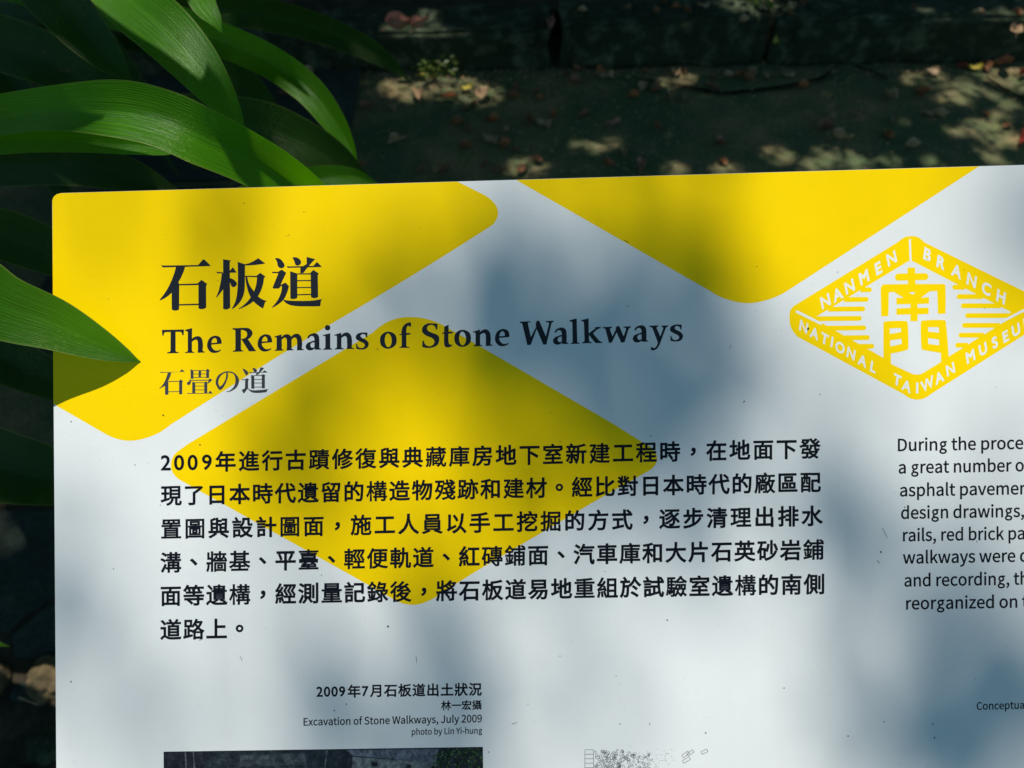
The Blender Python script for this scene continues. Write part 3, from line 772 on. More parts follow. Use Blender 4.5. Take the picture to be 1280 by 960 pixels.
# printed photograph, only its top strip is in view
def pm(name, c):
    m, nt, bb = new_mat(name)
    f = ramp(nt, noise(nt, 260, 6, 0.75), [(0.32, tuple(x * 0.35 for x in c)), (0.5, c), (0.68, tuple(min(1, x * 2.3 + 0.01) for x in c))])
    nt.links.new(f, bb.inputs['Base Color']); bb.inputs['Roughness'].default_value = 0.35; bb.inputs['Specular IOR Level'].default_value = 0.25
    return m
def quadp(name, pts, col, h):
    p = Print(h); p.shapes([pts]); return p.build('printed_photograph', pm(name, col), sign)
quadp('photo_base', '204.5,939.6 603.6,933.6 607,1180 206,1188', (0.014, 0.015, 0.020), H1)
quadp('photo_wall', '256,939.2 424,937.2 424,1010 258,1012', (0.016, 0.021, 0.026), H2)
quadp('photo_wall_light', '441,946 500,950 545,953 545,1010 436,1012', (0.085, 0.105, 0.11), H2)
quadp('photo_roof', '432,937.6 548,936 545,953 500,949.5 441,944.6', (0.075, 0.09, 0.12), H2)
for fr in ('231,940 232.6,940 235.2,1000 233.6,1000', '241,939.8 242.4,939.8 246.4,1000 245,1000', '408,937.8 409.2,937.8 403.7,985 402.5,985'):
    quadp('photo_frame', fr, (0.085, 0.095, 0.10), H3)
quadp('photo_shed', '300,944 380,941 384,956 300,958', (0.030, 0.038, 0.044), 0.00003)
quadp('photo_opening', '464,952 472,953 472,958 464,958', (0.01, 0.012, 0.014), H3)
quadp('photo_opening', '508,955 514,956 514,962 508,962', (0.01, 0.012, 0.014), H3)
p = Print(H3)
for k in range(14):
    x = 448 + k * 7
    bar(p, x, 938.2 + k * 0.2, x + 5, 944 + k * 0.55, 0.5, lambda a, b: (a, b))
p.build('printed_photograph', pm('photo_roof_rib', (0.16, 0.18, 0.22)), sign)
for nm, col, cnt, hh in (('photo_tree', (0.010, 0.022, 0.008), 260, 0.00005), ('photo_tree_light', (0.05, 0.12, 0.03), 190, 0.00009)):
    p = Print(hh)
    for k in range(cnt):
        x = random.uniform(541, 603); y = random.uniform(934.6 + max(0, 556 - x) * 0.6, 985)
        r = random.uniform(1.0, 2.6) if cnt > 200 else random.uniform(0.5, 1.3)
        p.h = hh + k * 1e-7
        m = 6
        q = [(min(603.6, x + r * random.uniform(.6, 1.2) * math.cos(6.283 * i / m)), max(934.8, y + r * random.uniform(.6, 1.2) * math.sin(6.283 * i / m))) for i in range(m)]
        p.add(q, [tuple(range(m))])
    p.build('printed_photograph', pm(nm, col), sign)

# printed line drawing of the stones, only its top in view
p = Print(H2)
def rect_line(cx, cy, w, h, a, t=0.55):
    ca, sa = math.cos(a), math.sin(a)
    q = [(cx + u * ca - v * sa, cy + u * sa + v * ca) for u, v in ((-w, -h), (w, -h), (w, h), (-w, h))]
    for i in range(4):
        bar(p, *q[i], *q[(i + 1) % 4], t, lambda x, y: (x, y))
for k in range(9):
    rect_line(736.5, 940 + k * 5.6, 5.4, 2.8, -0.015)
random.seed(3)
for k in range(230):
    x = random.uniform(744, 812); y = random.uniform(938, 990)
    if x > 775 and y < 938 + (x - 775) * 0.1: continue
    rect_line(x, y, random.uniform(0.8, 3.4), random.uniform(0.5, 1.6), random.choice((0.1, 0.5, 1.2, -0.4, -0.9, 1.5)), 0.42)
for cx, cy, w, h, a in ((857, 943, 4.6, 1.8, 2.5), (863, 941, 4.4, 1.7, -0.6), (858, 950, 4.8, 1.9, -0.55), (880.5, 939.6, 4.0, 1.8, -0.45), (873, 968, 4.5, 1.8, -0.5)):
    rect_line(cx, cy, w, h, a)
for k in range(60):
    x = random.gauss(822, 14); y = random.uniform(936, 962)
    bar(p, x, y, x + random.uniform(-1.2, 1.2), y + 0.8, 0.45, lambda a, b: (a, b))
p.build('printed_drawing', M_GREYINK, sign)['kind'] = 'stuff'

# specks of dirt stuck to the board
p = Print(0.00012)
spk = [(930, 502, 1.6), (785, 383, 1.2), (1010, 411, 2.0), (204, 519, 1.1), (169, 581, .9), (402, 719, 1.1), (485, 783, 1.4), (813, 545, 1.1), (834, 775, 1.3),
       (756, 714, .9), (1131, 634, 1.1), (1221, 677, 1.0), (1101, 690, 1.6), (89, 527, 1.0), (142, 711, .9), (305, 254, .9), (380, 265, .8), (361, 294, .7), (358, 295, .7),
       (775, 905, 1.2), (812, 905, 1.2), (882, 916, 1.3), (418, 888, 1.0), (433, 880, 1.0), (250, 556, 1.2), (330, 617, .8), (1025, 493, .9), (472, 436.5, .9), (700, 552, .8), (946, 333, .8),
       (1047, 340, .8), (560, 620, .7), (900, 660, .7), (700, 820, .9), (770, 845, .8), (660, 880, .8), (980, 860, .9), (1060, 920, 1.0), (1105, 902, 1.0), (1166, 905, 1.2), (1168, 922, 1.4), (611, 940, .9), (250, 800, .8), (89, 852, 1.0), (160, 900, .7)]
for k in range(30):
    spk.append((random.uniform(80, 1275), random.uniform(255, 955), random.uniform(0.3, 0.7)))
for x, y, r in spk:
    a0 = random.uniform(0, 6.28); e = random.uniform(0.4, 1.0)
    q = []
    for i in range(6):
        a = 6.283 * i / 6
        u, v = r * math.cos(a), r * e * math.sin(a)
        q.append((x + u * math.cos(a0) - v * math.sin(a0), y + u * math.sin(a0) + v * math.cos(a0)))
    p.add(q, [tuple(range(6))])
for x0, y0, x1, y1 in ((1096, 700, 1100, 704), (1103, 660, 1109, 672), (912, 436, 914, 431), (300, 820, 303, 826), (640, 905, 646, 903), (1180, 560, 1182, 566), (780, 300, 786, 303), (520, 820, 521, 828)):
    bar(p, x0, y0, x1, y1, 0.5, lambda a, b: (a, b))
o = p.build('dirt_speck', M_SPECK, sign)
o['kind'] = 'stuff'
# ------------------------------------------------------------------ GROUND
def grid_sheet(name, x0, x1, y0, y1, n, z, amp, freq, mat, seed=0, fn=None):
    from mathutils import noise as mn
    nx = n; ny = max(2, int(n * (y1 - y0) / (x1 - x0)))
    V = []; Fq = []
    for j in range(ny + 1):
        for i in range(nx + 1):
            x = x0 + (x1 - x0) * i / nx; y = y0 + (y1 - y0) * j / ny
            h = mn.fractal(Vector((x * freq, y * freq, seed)), 1.0, 2.0, 4) * amp
            edge = min(i, nx - i, j, ny - j)
            if edge == 0: h = -0.01
            zz = z + h + (fn(x, y) if fn else 0)
            V.append((x, y, zz))
    for j in range(ny):
        for i in range(nx):
            a = j * (nx + 1) + i
            Fq.append((a, a + 1, a + nx + 2, a + nx + 1))
    o = mesh_obj(name, V, Fq, mat, smooth=True)
    o['kind'] = 'structure'
    return o

o = mesh_obj('ground', [(-150, -150, -0.02), (150, -150, -0.02), (150, 150, -0.02), (-150, 150, -0.02)], [(0, 1, 2, 3)], M_SOIL)
o['kind'] = 'structure'
KA, KB = on_ground(455, 92), on_ground(1280, 76)
kdir = (KB - KA).normalized(); kper = Vector((-kdir.y, kdir.x, 0))
kang = math.atan2(kdir.y, kdir.x)
def kpos(px):      # point on the kerb foot line under this photo column
    for t in np.linspace(-3, 4, 2801):
        q = KA + kdir * float(t)
        if to_px(q)[0] >= px: return q
# crack path in the paving
crack_px = [(790, 98), (830, 104), (862, 110), (900, 117), (935, 114), (972, 110), (1005, 105), (1028, 99), (1040, 90), (1046, 84)]
crack2_px = [(1068, 84), (1090, 92), (1108, 99)]
crack3_px = [(1230, 98), (1255, 112), (1290, 130)]
CR = [[on_ground(*p) for p in c] for c in (crack_px, crack2_px, crack3_px)]
def crack_drop(x, y):
    d = 9
    for c in CR:
        for a, b in zip(c[:-1], c[1:]):
            vx, vy = b.x - a.x, b.y - a.y
            t = max(0, min(1, ((x - a.x) * vx + (y - a.y) * vy) / (vx * vx + vy * vy)))
            d = min(d, math.hypot(x - a.x - t * vx, y - a.y - t * vy))
    return -0.012 * max(0, 1 - d / 0.014)
slab_edge = [on_ground(455, 84), on_ground(431, 205)]
# mossy concrete paving, right of the slab edge
grid_sheet('paving', -3.4, 3.4, -1.2, 2.62, 460, 0.0, 0.004, 2.3, M_PAVE, 1, crack_drop)
for c in CR:
    V = []; Fq = []
    for i, q in enumerate(c):
        a = c[max(0, i - 1)]; b = c[min(len(c) - 1, i + 1)]
        t = (b - a).normalized(); n = Vector((-t.y, t.x, 0)); w = 0.006 * (0.3 + math.sin(math.pi * (i + .5) / len(c)))
        wob = n * random.uniform(-0.006, 0.006)
        V += [q + n * w + wob + Vector((0, 0, 0.0045)), q - n * w + wob + Vector((0, 0, 0.0045))]
        if i: k = 2 * i; Fq.append((k - 2, k - 1, k + 1, k))
    mesh_obj('crack_ribbon', V, Fq, M_CRACK)['kind'] = 'structure'  # near-black ribbon following the crack, laid just above the paving

# old dark stone slabs to the left, each with its own edges
def prism(poly, z0, z1, bev=0.008):
    n = len(poly); cen = sum(poly, Vector()) / n
    inn = [p + (cen - p).normalized() * bev for p in poly]
    V = [Vector((p.x, p.y, z0)) for p in poly] + [Vector((p.x, p.y, z1 - bev * .7)) for p in poly] + [Vector((p.x, p.y, z1)) for p in inn]
    Fq = [tuple(range(2 * n, 3 * n))]
    for r in (0, n):
        for i in range(n):
            j = (i + 1) % n
            Fq.append((r + i, r + j, r + n + j, r + n + i))
    return V, Fq
slabs = [[(452, 86), (429, 212), (300, 224), (330, 88)], [(326, 88), (296, 225), (120, 232), (190, 92)],
         [(427, 222), (395, 420), (230, 430), (292, 234)], [(282, 236), (222, 432), (20, 440), (110, 242)],
         [(150, 640), (140, 716), (62, 753), (16, 792), (-80, 800), (-90, 640)], [(152, 722), (150, 812), (22, 826), (20, 797), (64, 758)], [(158, 600), (300, 590), (290, 700), (160, 700)]]
walk = empty('stone_walk', on_ground(250, 300)); walk['kind'] = 'structure'
for s in slabs:
    poly = [on_ground(*q) for q in s]
    V, Fq = prism(poly, -0.02, 0.012 + random.uniform(0, .005))
    mesh_obj('slab', V, Fq, M_SLAB, walk)
# soil between plants, left foreground
grid_sheet('soil_bed', -2.6, -0.18, -0.4, 0.86, 150, 0.006, 0.010, 6, M_SOIL, 4)

# kerb of rough stones
kerb = empty('kerb', KA); kerb['kind'] = 'structure'
def rough_block(x0, x1, depth, h, seed):
    from mathutils import noise as mn
    import bmesh
    bm = bmesh.new()
    bmesh.ops.create_cube(bm, size=1)
    bmesh.ops.bevel(bm, geom=bm.edges[:], offset=0.06, segments=2, affect='EDGES')
    bmesh.ops.subdivide_edges(bm, edges=bm.edges[:], cuts=9, use_grid_fill=True)
    V = []
    for v in bm.verts:
        p = Vector(((v.co.x + .5) * (x1 - x0) + x0, (v.co.y + .5) * depth, (v.co.z + .5) * h - 0.01))
        d = mn.fractal(Vector((p.x * 9, p.y * 9 + seed, p.z * 9)), 1.0, 2.0, 5) * 0.02
        nrm = Vector((v.co.x, v.co.y, v.co.z)).normalized()
        p += nrm * d
        V.append(KA + kdir * p.x + kper * p.y + Vector((0, 0, p.z)))
    bm.verts.index_update()
    Fq = [tuple(v.index for v in f.verts) for f in bm.faces]
    bm.free()
    return V, Fq
def kx(px): return (kpos(px) - KA).dot(kdir)
joints = [kx(-330), kx(60), kx(402), kx(686), kx(956), kx(1330), kx(1640)]
hs = [0.15, 0.14, 0.145, 0.165, 0.16, 0.15]
for i in range(6):
    g = 0.03
    V, Fq = rough_block(joints[i] + g * (1.3 if i == 3 else 0.3), joints[i + 1] - g * 0.25, 0.2, hs[i], i * 3.1)
    mesh_obj('kerb_stone', V, Fq, M_KERB, kerb, smooth=True)
# raised soil behind the kerb
def bedfn(x, y): return 0
V = []; Fq = []
o = grid_sheet('planting_bed', -4.5, 4.5, (KA + kper * 0.2).y - 0.01, 7.5, 140, 0.115, 0.02, 5, M_SOIL, 9)

# stones of the bed edge at lower left
def rock(cpx, cpy, rx, ry, rz, label, seed, mat=M_ROCK, name='border_stone', cat='stone', lift=0.35, group=None):
    from mathutils import noise as mn
    import bmesh
    c = on_ground(cpx, cpy)
    bm = bmesh.new(); bmesh.ops.create_icosphere(bm, subdivisions=4, radius=1)
    V = []
    for v in bm.verts:
        p = v.co.copy()
        vd, vp = mn.voronoi(p * 1.1 + Vector((seed, 0, seed)))
        k = 0.86 + 0.30 * min(1.0, vd[1] - vd[0]) + 0.16 * mn.noise(p * 1.3 + Vector((seed, 0, 0))) + 0.09 * mn.fractal(p * 4 + Vector((0, seed, 0)), 1, 2, 4)
        q = Vector((p.x * rx, p.y * ry, max(-0.6, p.z) * rz)) * k
        V.append(c + q + Vector((0, 0, rz * lift)))
    bm.verts.index_update(); Fq = [tuple(v.index for v in f.verts) for f in bm.faces]; bm.free()
    o = mesh_obj(name, V, Fq, mat, origin=c, smooth=True)
    return tag(o, label, cat, group)
rock(66, 852, 0.040, 0.040, 0.034, 'rough tan stone half hidden under the left edge of the sign board', 1.0)
rock(-8, 855, 0.036, 0.036, 0.03, 'brownish stone cut by the left edge of the photo, lower left', 5.0)
rock(30, 866, 0.022, 0.018, 0.014, 'small dark stone between the two tan stones at lower left', 9.0, M_SLAB)
rock(62, 930, 0.034, 0.034, 0.02, 'mossy dark stone beside the board edge below the tan stone', 17.0, M_KERB)
rock(20, 985, 0.05, 0.034, 0.024, 'brown flat stone at the very bottom left corner', 13.0, M_SOIL)
# small sticks
def stick(a, b, r, label, mat):
    d = (b - a); t = d.normalized(); u = t.cross(Vector((0, 0, 1))).normalized(); w = u.cross(t)
    V = []; Fq = []
    for k in range(7):
        f = k / 6; c = a + d * f + Vector((0, 0, 0.004 * math.sin(3.1 * f))); rr = r * (1 - .4 * f)
        for i in range(6):
            an = 6.283 * i / 6; V.append(c + u * math.cos(an) * rr + w * math.sin(an) * rr)
        if k:
            for i in range(6):
                j = (i + 1) % 6; q = 6 * (k - 1); Fq.append((q + i, q + j, q + 6 + j, q + 6 + i))
    o = mesh_obj('twig', V, Fq, mat, origin=a, smooth=True)
    return tag(o, label, 'twig')
stick(on_ground(24, 872, 0.03), on_ground(47, 881, 0.028), 0.0016, 'thin pale twig lying among the stones at lower left', DEAD['tan'])
stick(on_ground(640, 146, 0.01), on_ground(672, 143, 0.012), 0.002, 'thin brown twig on the mossy paving above the sign', DEAD['brown'])

# ------------------------------------------------------------------ fallen leaves
def dead_leaf_mesh(L, wd, curl, twist, seed):
    r = random.Random(seed)
    V = []; Fq = []; nu, nv = 12, 6
    for i in range(nu + 1):
        t = i / nu
        w = wd * (math.sin(math.pi * min(1, t ** 0.85)) ** 0.7) * (1 + 0.12 * math.sin(9 * t + seed)) + 0.0008
        for j in range(nv + 1):
            s = j / nv * 2 - 1
            x = (t - .5) * L; y = s * w
            z = curl * (s * s) * w * 1.1 + curl * 0.35 * L * (t - .5) ** 2 * 2 + 0.004 * math.sin(7 * t + 3 * s + seed) + twist * s * (t - .5) * wd
            V.append(Vector((x, y * (1 - .25 * curl * abs(s)), z + 0.004)))
    for i in range(nu):
        for j in range(nv):
            a = i * (nv + 1) + j
            Fq.append((a, a + 1, a + nv + 2, a + nv + 1))
    k = len(V)   # petiole
    V += [Vector((-L / 2, .0008, .005)), Vector((-L / 2, -.0008, .005)), Vector((-L * .68, -.0006, .002)), Vector((-L * .68, .0006, .002)), Vector((-L / 2, 0, .007)), Vector((-L * .68, 0, .0035))]
    Fq += [(k, k + 1, k + 2, k + 3), (k + 1, k + 4, k + 5, k + 2), (k + 4, k, k + 3, k + 5)]
    zmin = min(v.z for v in V)
    for v in V: v.z -= zmin
    return V, Fq
_dm = {}
def dead_leaf(px, py, size, color, label, group=None, rot=None, z=0.004, shape=None, tilt=0.0):
    shape = shape if shape is not None else random.randrange(6)
    key = (shape, color)
    if key not in _dm:
        r = random.Random(shape * 31 + 5)
        V, Fq = dead_leaf_mesh(0.05, (0.014, 0.018, 0.012, 0.016, 0.02, 0.015)[shape], (0.5, 0.9, 1.3, 0.2, 0.7, 1.1)[shape], (0.2, .6, -.5, 1.0, -.3, .4)[shape], shape * 1.7)
        me = bpy.data.meshes.new('dead_leaf'); me.from_pydata(V, [], Fq); me.materials.append(DEAD[color])
        me.polygons.foreach_set('use_smooth', [True] * len(me.polygons)); me.update()
        _dm[key] = me
    o = bpy.data.objects.new('fallen_leaf', _dm[key])
    o.location = on_ground(px, py, z)
    o.rotation_euler = (tilt, random.uniform(-.15, .15), rot if rot is not None else random.uniform(0, 6.28))
    o.scale = (size / 0.05,) * 3
    COL.objects.link(o)
    return tag(o, label, 'leaf', group)
special = [
 (504, 36, .085, 'pink', 'large crumpled pinkish brown dead leaf on top of the left kerb stone', 0.1, .15, 2),
 (527, 33, .06, 'pink', 'small crumpled pinkish leaf touching the large one on the left kerb stone', 0.7, .165, 2),
 (522, 121, .055, 'tan', 'tan dead leaf at the left of the sunlit debris patch below the kerb', 2.0, .006, 1),
 (560, 123, .05, 'orange', 'orange brown leaf lying in the middle of the sunlit debris patch', 0.2, .01, 0),
 (583, 111, .035, 'yellow', 'small yellow leaf in the sunlit debris patch below the kerb', 0.1, .012, 3),
 (604, 120, .055, 'tan', 'curled tan leaf at the right of the sunlit debris patch', 1.2, .01, 4),
 (528, 95, .03, 'yellow', 'small yellow green leaf just below the green weed', 0.1, .01, 3),
 (580, 81, .055, 'tan', 'long thin tan leaf at the foot of the kerb right of the green weed', 0.0, .004, 2),
 (632, 182, .036, 'orange', 'bright orange dead leaf curled up on the paving above the white strip of the sign', 1.0, .004, 1),
 (801, 208, .042, 'pink', 'standing pinkish dead leaf right behind the top edge of the sign', 1.5, .006, 1),
 (760, 205, .036, 'orange', 'orange brown dead leaf just left of the pinkish one behind the sign top', 2.3, .004, 0),
 (766, 155, .038, 'pink', 'flat pale pink dead leaf in mid paving', 0.1, .004, 3),
 (756, 96, .05, 'tan', 'yellowish tan dead leaf at the foot of the middle kerb stone', -.4, .004, 3),
 (1202, 84, .036, 'red', 'pinkish red dead leaf near the kerb beside the big sunlit patch', .3, .004, 0),
 (1217, 86, .04, 'yellow', 'yellow dead leaf at the left tip of the big sunlit patch', -.4, .004, 3),
 (1252, 80, .06, 'orange', 'orange dead leaf lying along the kerb in the big sunlit patch', .1, .004, 0),
 (1277, 93, .045, 'red', 'dark red dead leaf at the right edge of the photo in the sunlit patch', .6, .01, 2),
 (1279, 176, .055, 'red', 'reddish brown dead leaf at the right edge of the photo near the sign', .9, .01, 1),
 (1052, 174, .05, 'tan', 'dark curled dead leaf casting a shadow on the paving, nearest the sign right of centre', -.5, .004, 2),
 (1031, 160, .045, 'brown', 'dark brown curled leaf just left above the curled one with a shadow', 0.1, .004, 4),
 (1140, 184, .04, 'tan', 'pale curled leaf on the paving close above the yellow corner of the sign', .2, .004, 1),
 (1072, 143, .036, 'tan', 'small standing tan leaf in the middle of the right paving', 1.2, .004, 2),
 (1153, 114, .04, 'orange', 'orange tan leaf on the right paving left of the dappled light', 0.0, .004, 0),
 (1162, 143, .04, 'tan', 'flat tan leaf below the dappled light on the right paving', -.3, .004, 3),
 (1004, 109, .034, 'orange', 'small orange leaf lying on the crack in the paving', .3, .004, 1),
 (900, 179, .036, 'pink', 'small pale leaf standing on the paving between crack and sign', 1.2, .004, 1),
 (693, 145, .032, 'orange', 'small orange brown leaf in the paving centre, left of the pale pink one', 1.4, .004, 1),
 (730, 144, .036, 'brown', 'brown leaf between the small orange leaf and the pale pink one', .5, .004, 0),
 (618, 151, .034, 'orange', 'small orange leaf standing above the white strip of the sign', .8, .004, 1),
 (930, 27, .03, 'tan', 'tan leaf stuck on top of the middle kerb stone near the joint', .4, .165, 1),
 (688, 34, .06, 'pink', 'pinkish brown leaf hanging at the joint between left and middle kerb stones', 1.4, .13, 2),
 (1222, 16, .035, 'tan', 'small tan leaf on top of the right kerb stone', .4, .165, 0),
 (1268, 40, .06, 'tan', 'pale dead leaf on the right kerb stone at the edge of the photo', 1.2, .12, 0),
 (833, 45, .024, 'yellow', 'round yellow green leaf stuck to the front of the middle kerb stone', 0.2, .10, 3),
 (970, 52, .024, 'yellow', 'dull yellow leaf stuck in the joint right of the middle kerb stone', 1.2, .10, 3),
]
for px, py, sz, c, lab, rot, z, sh in special:
    dead_leaf(px, py, sz * 1.2, c, lab, None, rot, z, sh)
random.seed(21)
LQ = []
zones = [(450, 690, 95, 215, 28, 'small dull brown dead leaf on the dark left part of the paving', 'dead leaves on the left paving'),
         (690, 1000, 92, 210, 13, 'small dull brown dead leaf on the middle of the mossy paving', 'dead leaves on the middle paving'),
         (1000, 1290, 84, 205, 12, 'small dull brown dead leaf scattered on the right part of the paving', 'dead leaves on the right paving'),
         (700, 1000, 88, 98, 12, 'dead leaf gathered in the angle at the foot of the middle kerb stone', 'dead leaves along the foot of the kerb'),
         (300, 455, 80, 215, 12, 'dead leaf lying on the dark slabs behind the lily leaves', 'dead leaves on the dark slabs')]
for x0, x1, y0, y1, n, lab, grp in zones:
    for k in range(n):
        px, py = random.uniform(x0, x1), random.uniform(y0, y1)
        col = random.choice(['brown', 'brown', 'tan', 'brown', 'orange', 'tan']); sz = random.uniform(.026, .055)
        size = 'tiny' if sz < .034 else 'small' if sz < .045 else 'medium'
        row = 'close to the kerb' if py < 122 else 'in mid paving' if py < 165 else 'just above the sign top'
        marks = [(330, 'among the lily leaves'), (400, 'above the first yellow shape'), (470, 'right of the drooping lily leaf tips'), (530, 'below the green weed'),
                 (600, 'over the start of the white strip'), (650, 'over the white strip'), (720, 'above the second yellow shape, left'), (800, 'above the second yellow shape, middle'),
                 (880, 'left of the crack'), (960, 'under the crack'), (1040, 'at the right end of the crack'), (1110, 'left of the right dappled light'), (1180, 'left in the right dappled light'), (1400, 'near the right photo edge')]
        mk = next(t for v, t in marks if px < v)
        LQ.append((px, py, sz, col, size, row, mk, grp, x0))
from collections import Counter
cnt = Counter((q[4], q[3], q[5], q[6]) for q in LQ); seen = Counter()
LQ.sort(key=lambda q: q[0])
for px, py, sz, col, size, row, mk, grp, x0 in LQ:
    key = (size, col, row, mk); seen[key] += 1
    w = '' if cnt[key] == 1 else ('left ' if seen[key] == 1 else 'right ' if seen[key] == cnt[key] else 'middle ')
    dead_leaf(px, py, sz, col, f'{w}{size} {col} leaf {row}, {mk}', grp, None, .004 if x0 != 300 else .018)
for k in range(16):
    px, py = random.uniform(700, 1290), random.uniform(2, 22)
    dead_leaf(px, py, random.uniform(.02, .04), random.choice(['brown', 'tan', 'brown']), 'small dead leaf lying on the soil behind the top of the kerb', 'dead leaves behind the kerb', None, .16)
# fine litter nobody could count
V = []; Fq = []
for k in range(2600):
    if k < 900: px, py = random.gauss(560, 55), random.gauss(108, 12)
    elif k < 1500: px, py = random.uniform(440, 1300), random.gauss(90, 4)
    else: px, py = random.uniform(440, 1300), random.uniform(84, 215)
    if py < 80 or py > 218: continue
    c = on_ground(px, py, 0.005); s = random.uniform(.0012, .005); a = random.uniform(0, 6.28)
    u = Vector((math.cos(a), math.sin(a), random.uniform(-.3, .3))) * s; w = Vector((-math.sin(a), math.cos(a), random.uniform(-.2, .2))) * s * random.uniform(.3, .8)
    i = len(V); V += [c - u, c + w, c + u, c - w, c + Vector((0, 0, s * .6))]
    Fq += [(i, i + 1, i + 4), (i + 1, i + 2, i + 4), (i + 2, i + 3, i + 4), (i + 3, i, i + 4)]
o = mesh_obj('leaf_litter', V, Fq, DEAD['tan'])
tag(o, 'fine crumbs of dead leaves strewn over the mossy paving', 'litter', None, 'stuff')

# weeds
def weed(px, py, z, size, n, label, seed):
    r = random.Random(seed)
    base = on_ground(px, py, z)
    root = tag(empty('weed', base), label, 'weed')
    me = None
    for k in range(n):
        a = r.uniform(0, 6.28); rad = size * r.uniform(.1, 1); h = size * r.uniform(.3, .9)
        c = base + Vector((math.cos(a) * rad, math.sin(a) * rad * .6, h)); L = size * r.uniform(.16, .3)
        u = Vector((math.cos(a), math.sin(a), r.uniform(-.3, .5))).normalized() * L; w = u.cross(Vector((0, 0, 1))).normalized() * L * .42
        if k == 0 or True:
            V = [base, c - u * .1, c + w * .8 + u * .5, c + u * 1.3, c - w * .8 + u * .5, base + Vector((.0015, 0, 0)), c + u * .5 - Vector((0, 0, L * .15))]
            mesh_obj('leaf', V, [(1, 2, 6), (2, 3, 6), (3, 4, 6), (4, 1, 6), (0, 5, 1)], M_WEED, root)
weed(543, 99, 0.0, 0.075, 40, 'tiny bright green fern-like weed at the foot of the left kerb stone', 3)
weed(935, 4, .15, 0.14, 34, 'bright green leafy weed growing behind the top of the kerb', 5)
weed(1270, 2, .15, 0.05, 12, 'small green weed behind the kerb at the right edge of the photo', 8)
# ------------------------------------------------------------------ LILY PLANTS
def ribbon(pts, ups, hws, fold=0.3, twist=None, wave=0.0, na=10, nsub=6, seed=0.0, seg_uv=1.0):
    """pts: centre line, ups: facing reference per point, hws: half widths. Catmull-Rom, V-folded strap"""
    P = [Vector(p) for p in pts]; n = len(P)
    def cr(a, b, c, d, t):
        return 0.5 * ((2 * b) + (c - a) * t + (2 * a - 5 * b + 4 * c - d) * t * t + (3 * b - a - 3 * c + d) * t ** 3)
    C = []; U = []; H = []; TW = []
    tw = twist or [0.0] * n
    for i in range(n - 1):
        a = P[i - 1] if i else P[0] * 2 - P[1]; d = P[i + 2] if i + 2 < n else P[-1] * 2 - P[-2]
        ha = hws[i - 1] if i else hws[0]; hd = hws[i + 2] if i + 2 < n else hws[-1]
        for k in range(nsub):
            t = k / nsub
            C.append(cr(a, P[i], P[i + 1], d, t)); U.append(ups[i].lerp(ups[i + 1], t))
            H.append(max(0.0, cr(ha, hws[i], hws[i + 1], hd, t))); TW.append(tw[i] * (1 - t) + tw[i + 1] * t)
    C.append(P[-1]); U.append(ups[-1]); H.append(hws[-1]); TW.append(tw[-1])
    V = []; UV = []; Fq = []; L = 0.0
    m = len(C)
    for i in range(m):
        T = (C[min(m - 1, i + 1)] - C[max(0, i - 1)]).normalized()
        if i: L += (C[i] - C[i - 1]).length
        side = T.cross(U[i]).normalized(); nrm = side.cross(T).normalized()
        if TW[i]:
            q = Matrix.Rotation(TW[i], 3, T); side = q @ side; nrm = q @ nrm
        for j in range(na + 1):
            s = j / na * 2 - 1
            z = fold * (abs(s) ** 1.3 - 0.35) * H[i] + wave * H[i] * math.sin(L * 38 + seed + (2.0 if s > 0 else 0)) * abs(s) ** 2
            V.append(C[i] + side * s * H[i] + nrm * z); UV.append((L * 5 + seed, j / na))
        if i:
            for j in range(na):
                a = (i - 1) * (na + 1) + j
                Fq.append((a, a + na + 1, a + na + 2, a + 1))
    return V, Fq, UV

def lily_leaf(root, crown, vis, fold=0.3, mat=None, twist=0.0, face=(0, 0, 0), wave=0.05, base_w=0.035, lift=0.35, seed=0.0, tail=True):
    """vis: list of (px, py, depth, half width px), from the far/base end to the tip"""
    P = [at_depth(x, y, d) for x, y, d, w in vis]
    Hs = [w * d / F for x, y, d, w in vis]
    toc = [(C0 - p).normalized() + Vector(face) for p in P]
    tw = [twist] * len(P)
    if tail:
        a = P[0]; T = (P[0] - P[1]).normalized(); C = Vector(crown)
        D = (C - a).length
        c1 = a + T * D * 0.35 + Vector((0, 0, 0.0)); c2 = C + Vector((0, 0, 1)) * D * lift + (a - C) * 0.12
        tl = []; th = []; tu = []; tt = []
        K = 7
        for k in range(K, 0, -1):
            t = k / K
            tl.append(a * (1 - t) ** 3 + c1 * 3 * t * (1 - t) ** 2 + c2 * 3 * t * t * (1 - t) + C * t ** 3)
            th.append(Hs[0] + (base_w - Hs[0]) * min(1, t * 1.5) if t < .85 else base_w * .8)
            out = Vector((a.x - C.x, a.y - C.y, 0)).normalized()
            u = (Vector((0, 0, 1)) - out * t * 0.8)
            tu.append(toc[0].lerp(u, min(1, t * 2.2))); tt.append(twist * (1 - t))
        P = tl + P; Hs = th + Hs; toc = tu + toc; tw = tt + tw
    V, Fq, UV = ribbon(P, toc, Hs, fold, tw, wave, seed=seed)
    return mesh_obj('leaf', V, Fq, mat or M_LEAF, root, smooth=True, uv=UV)

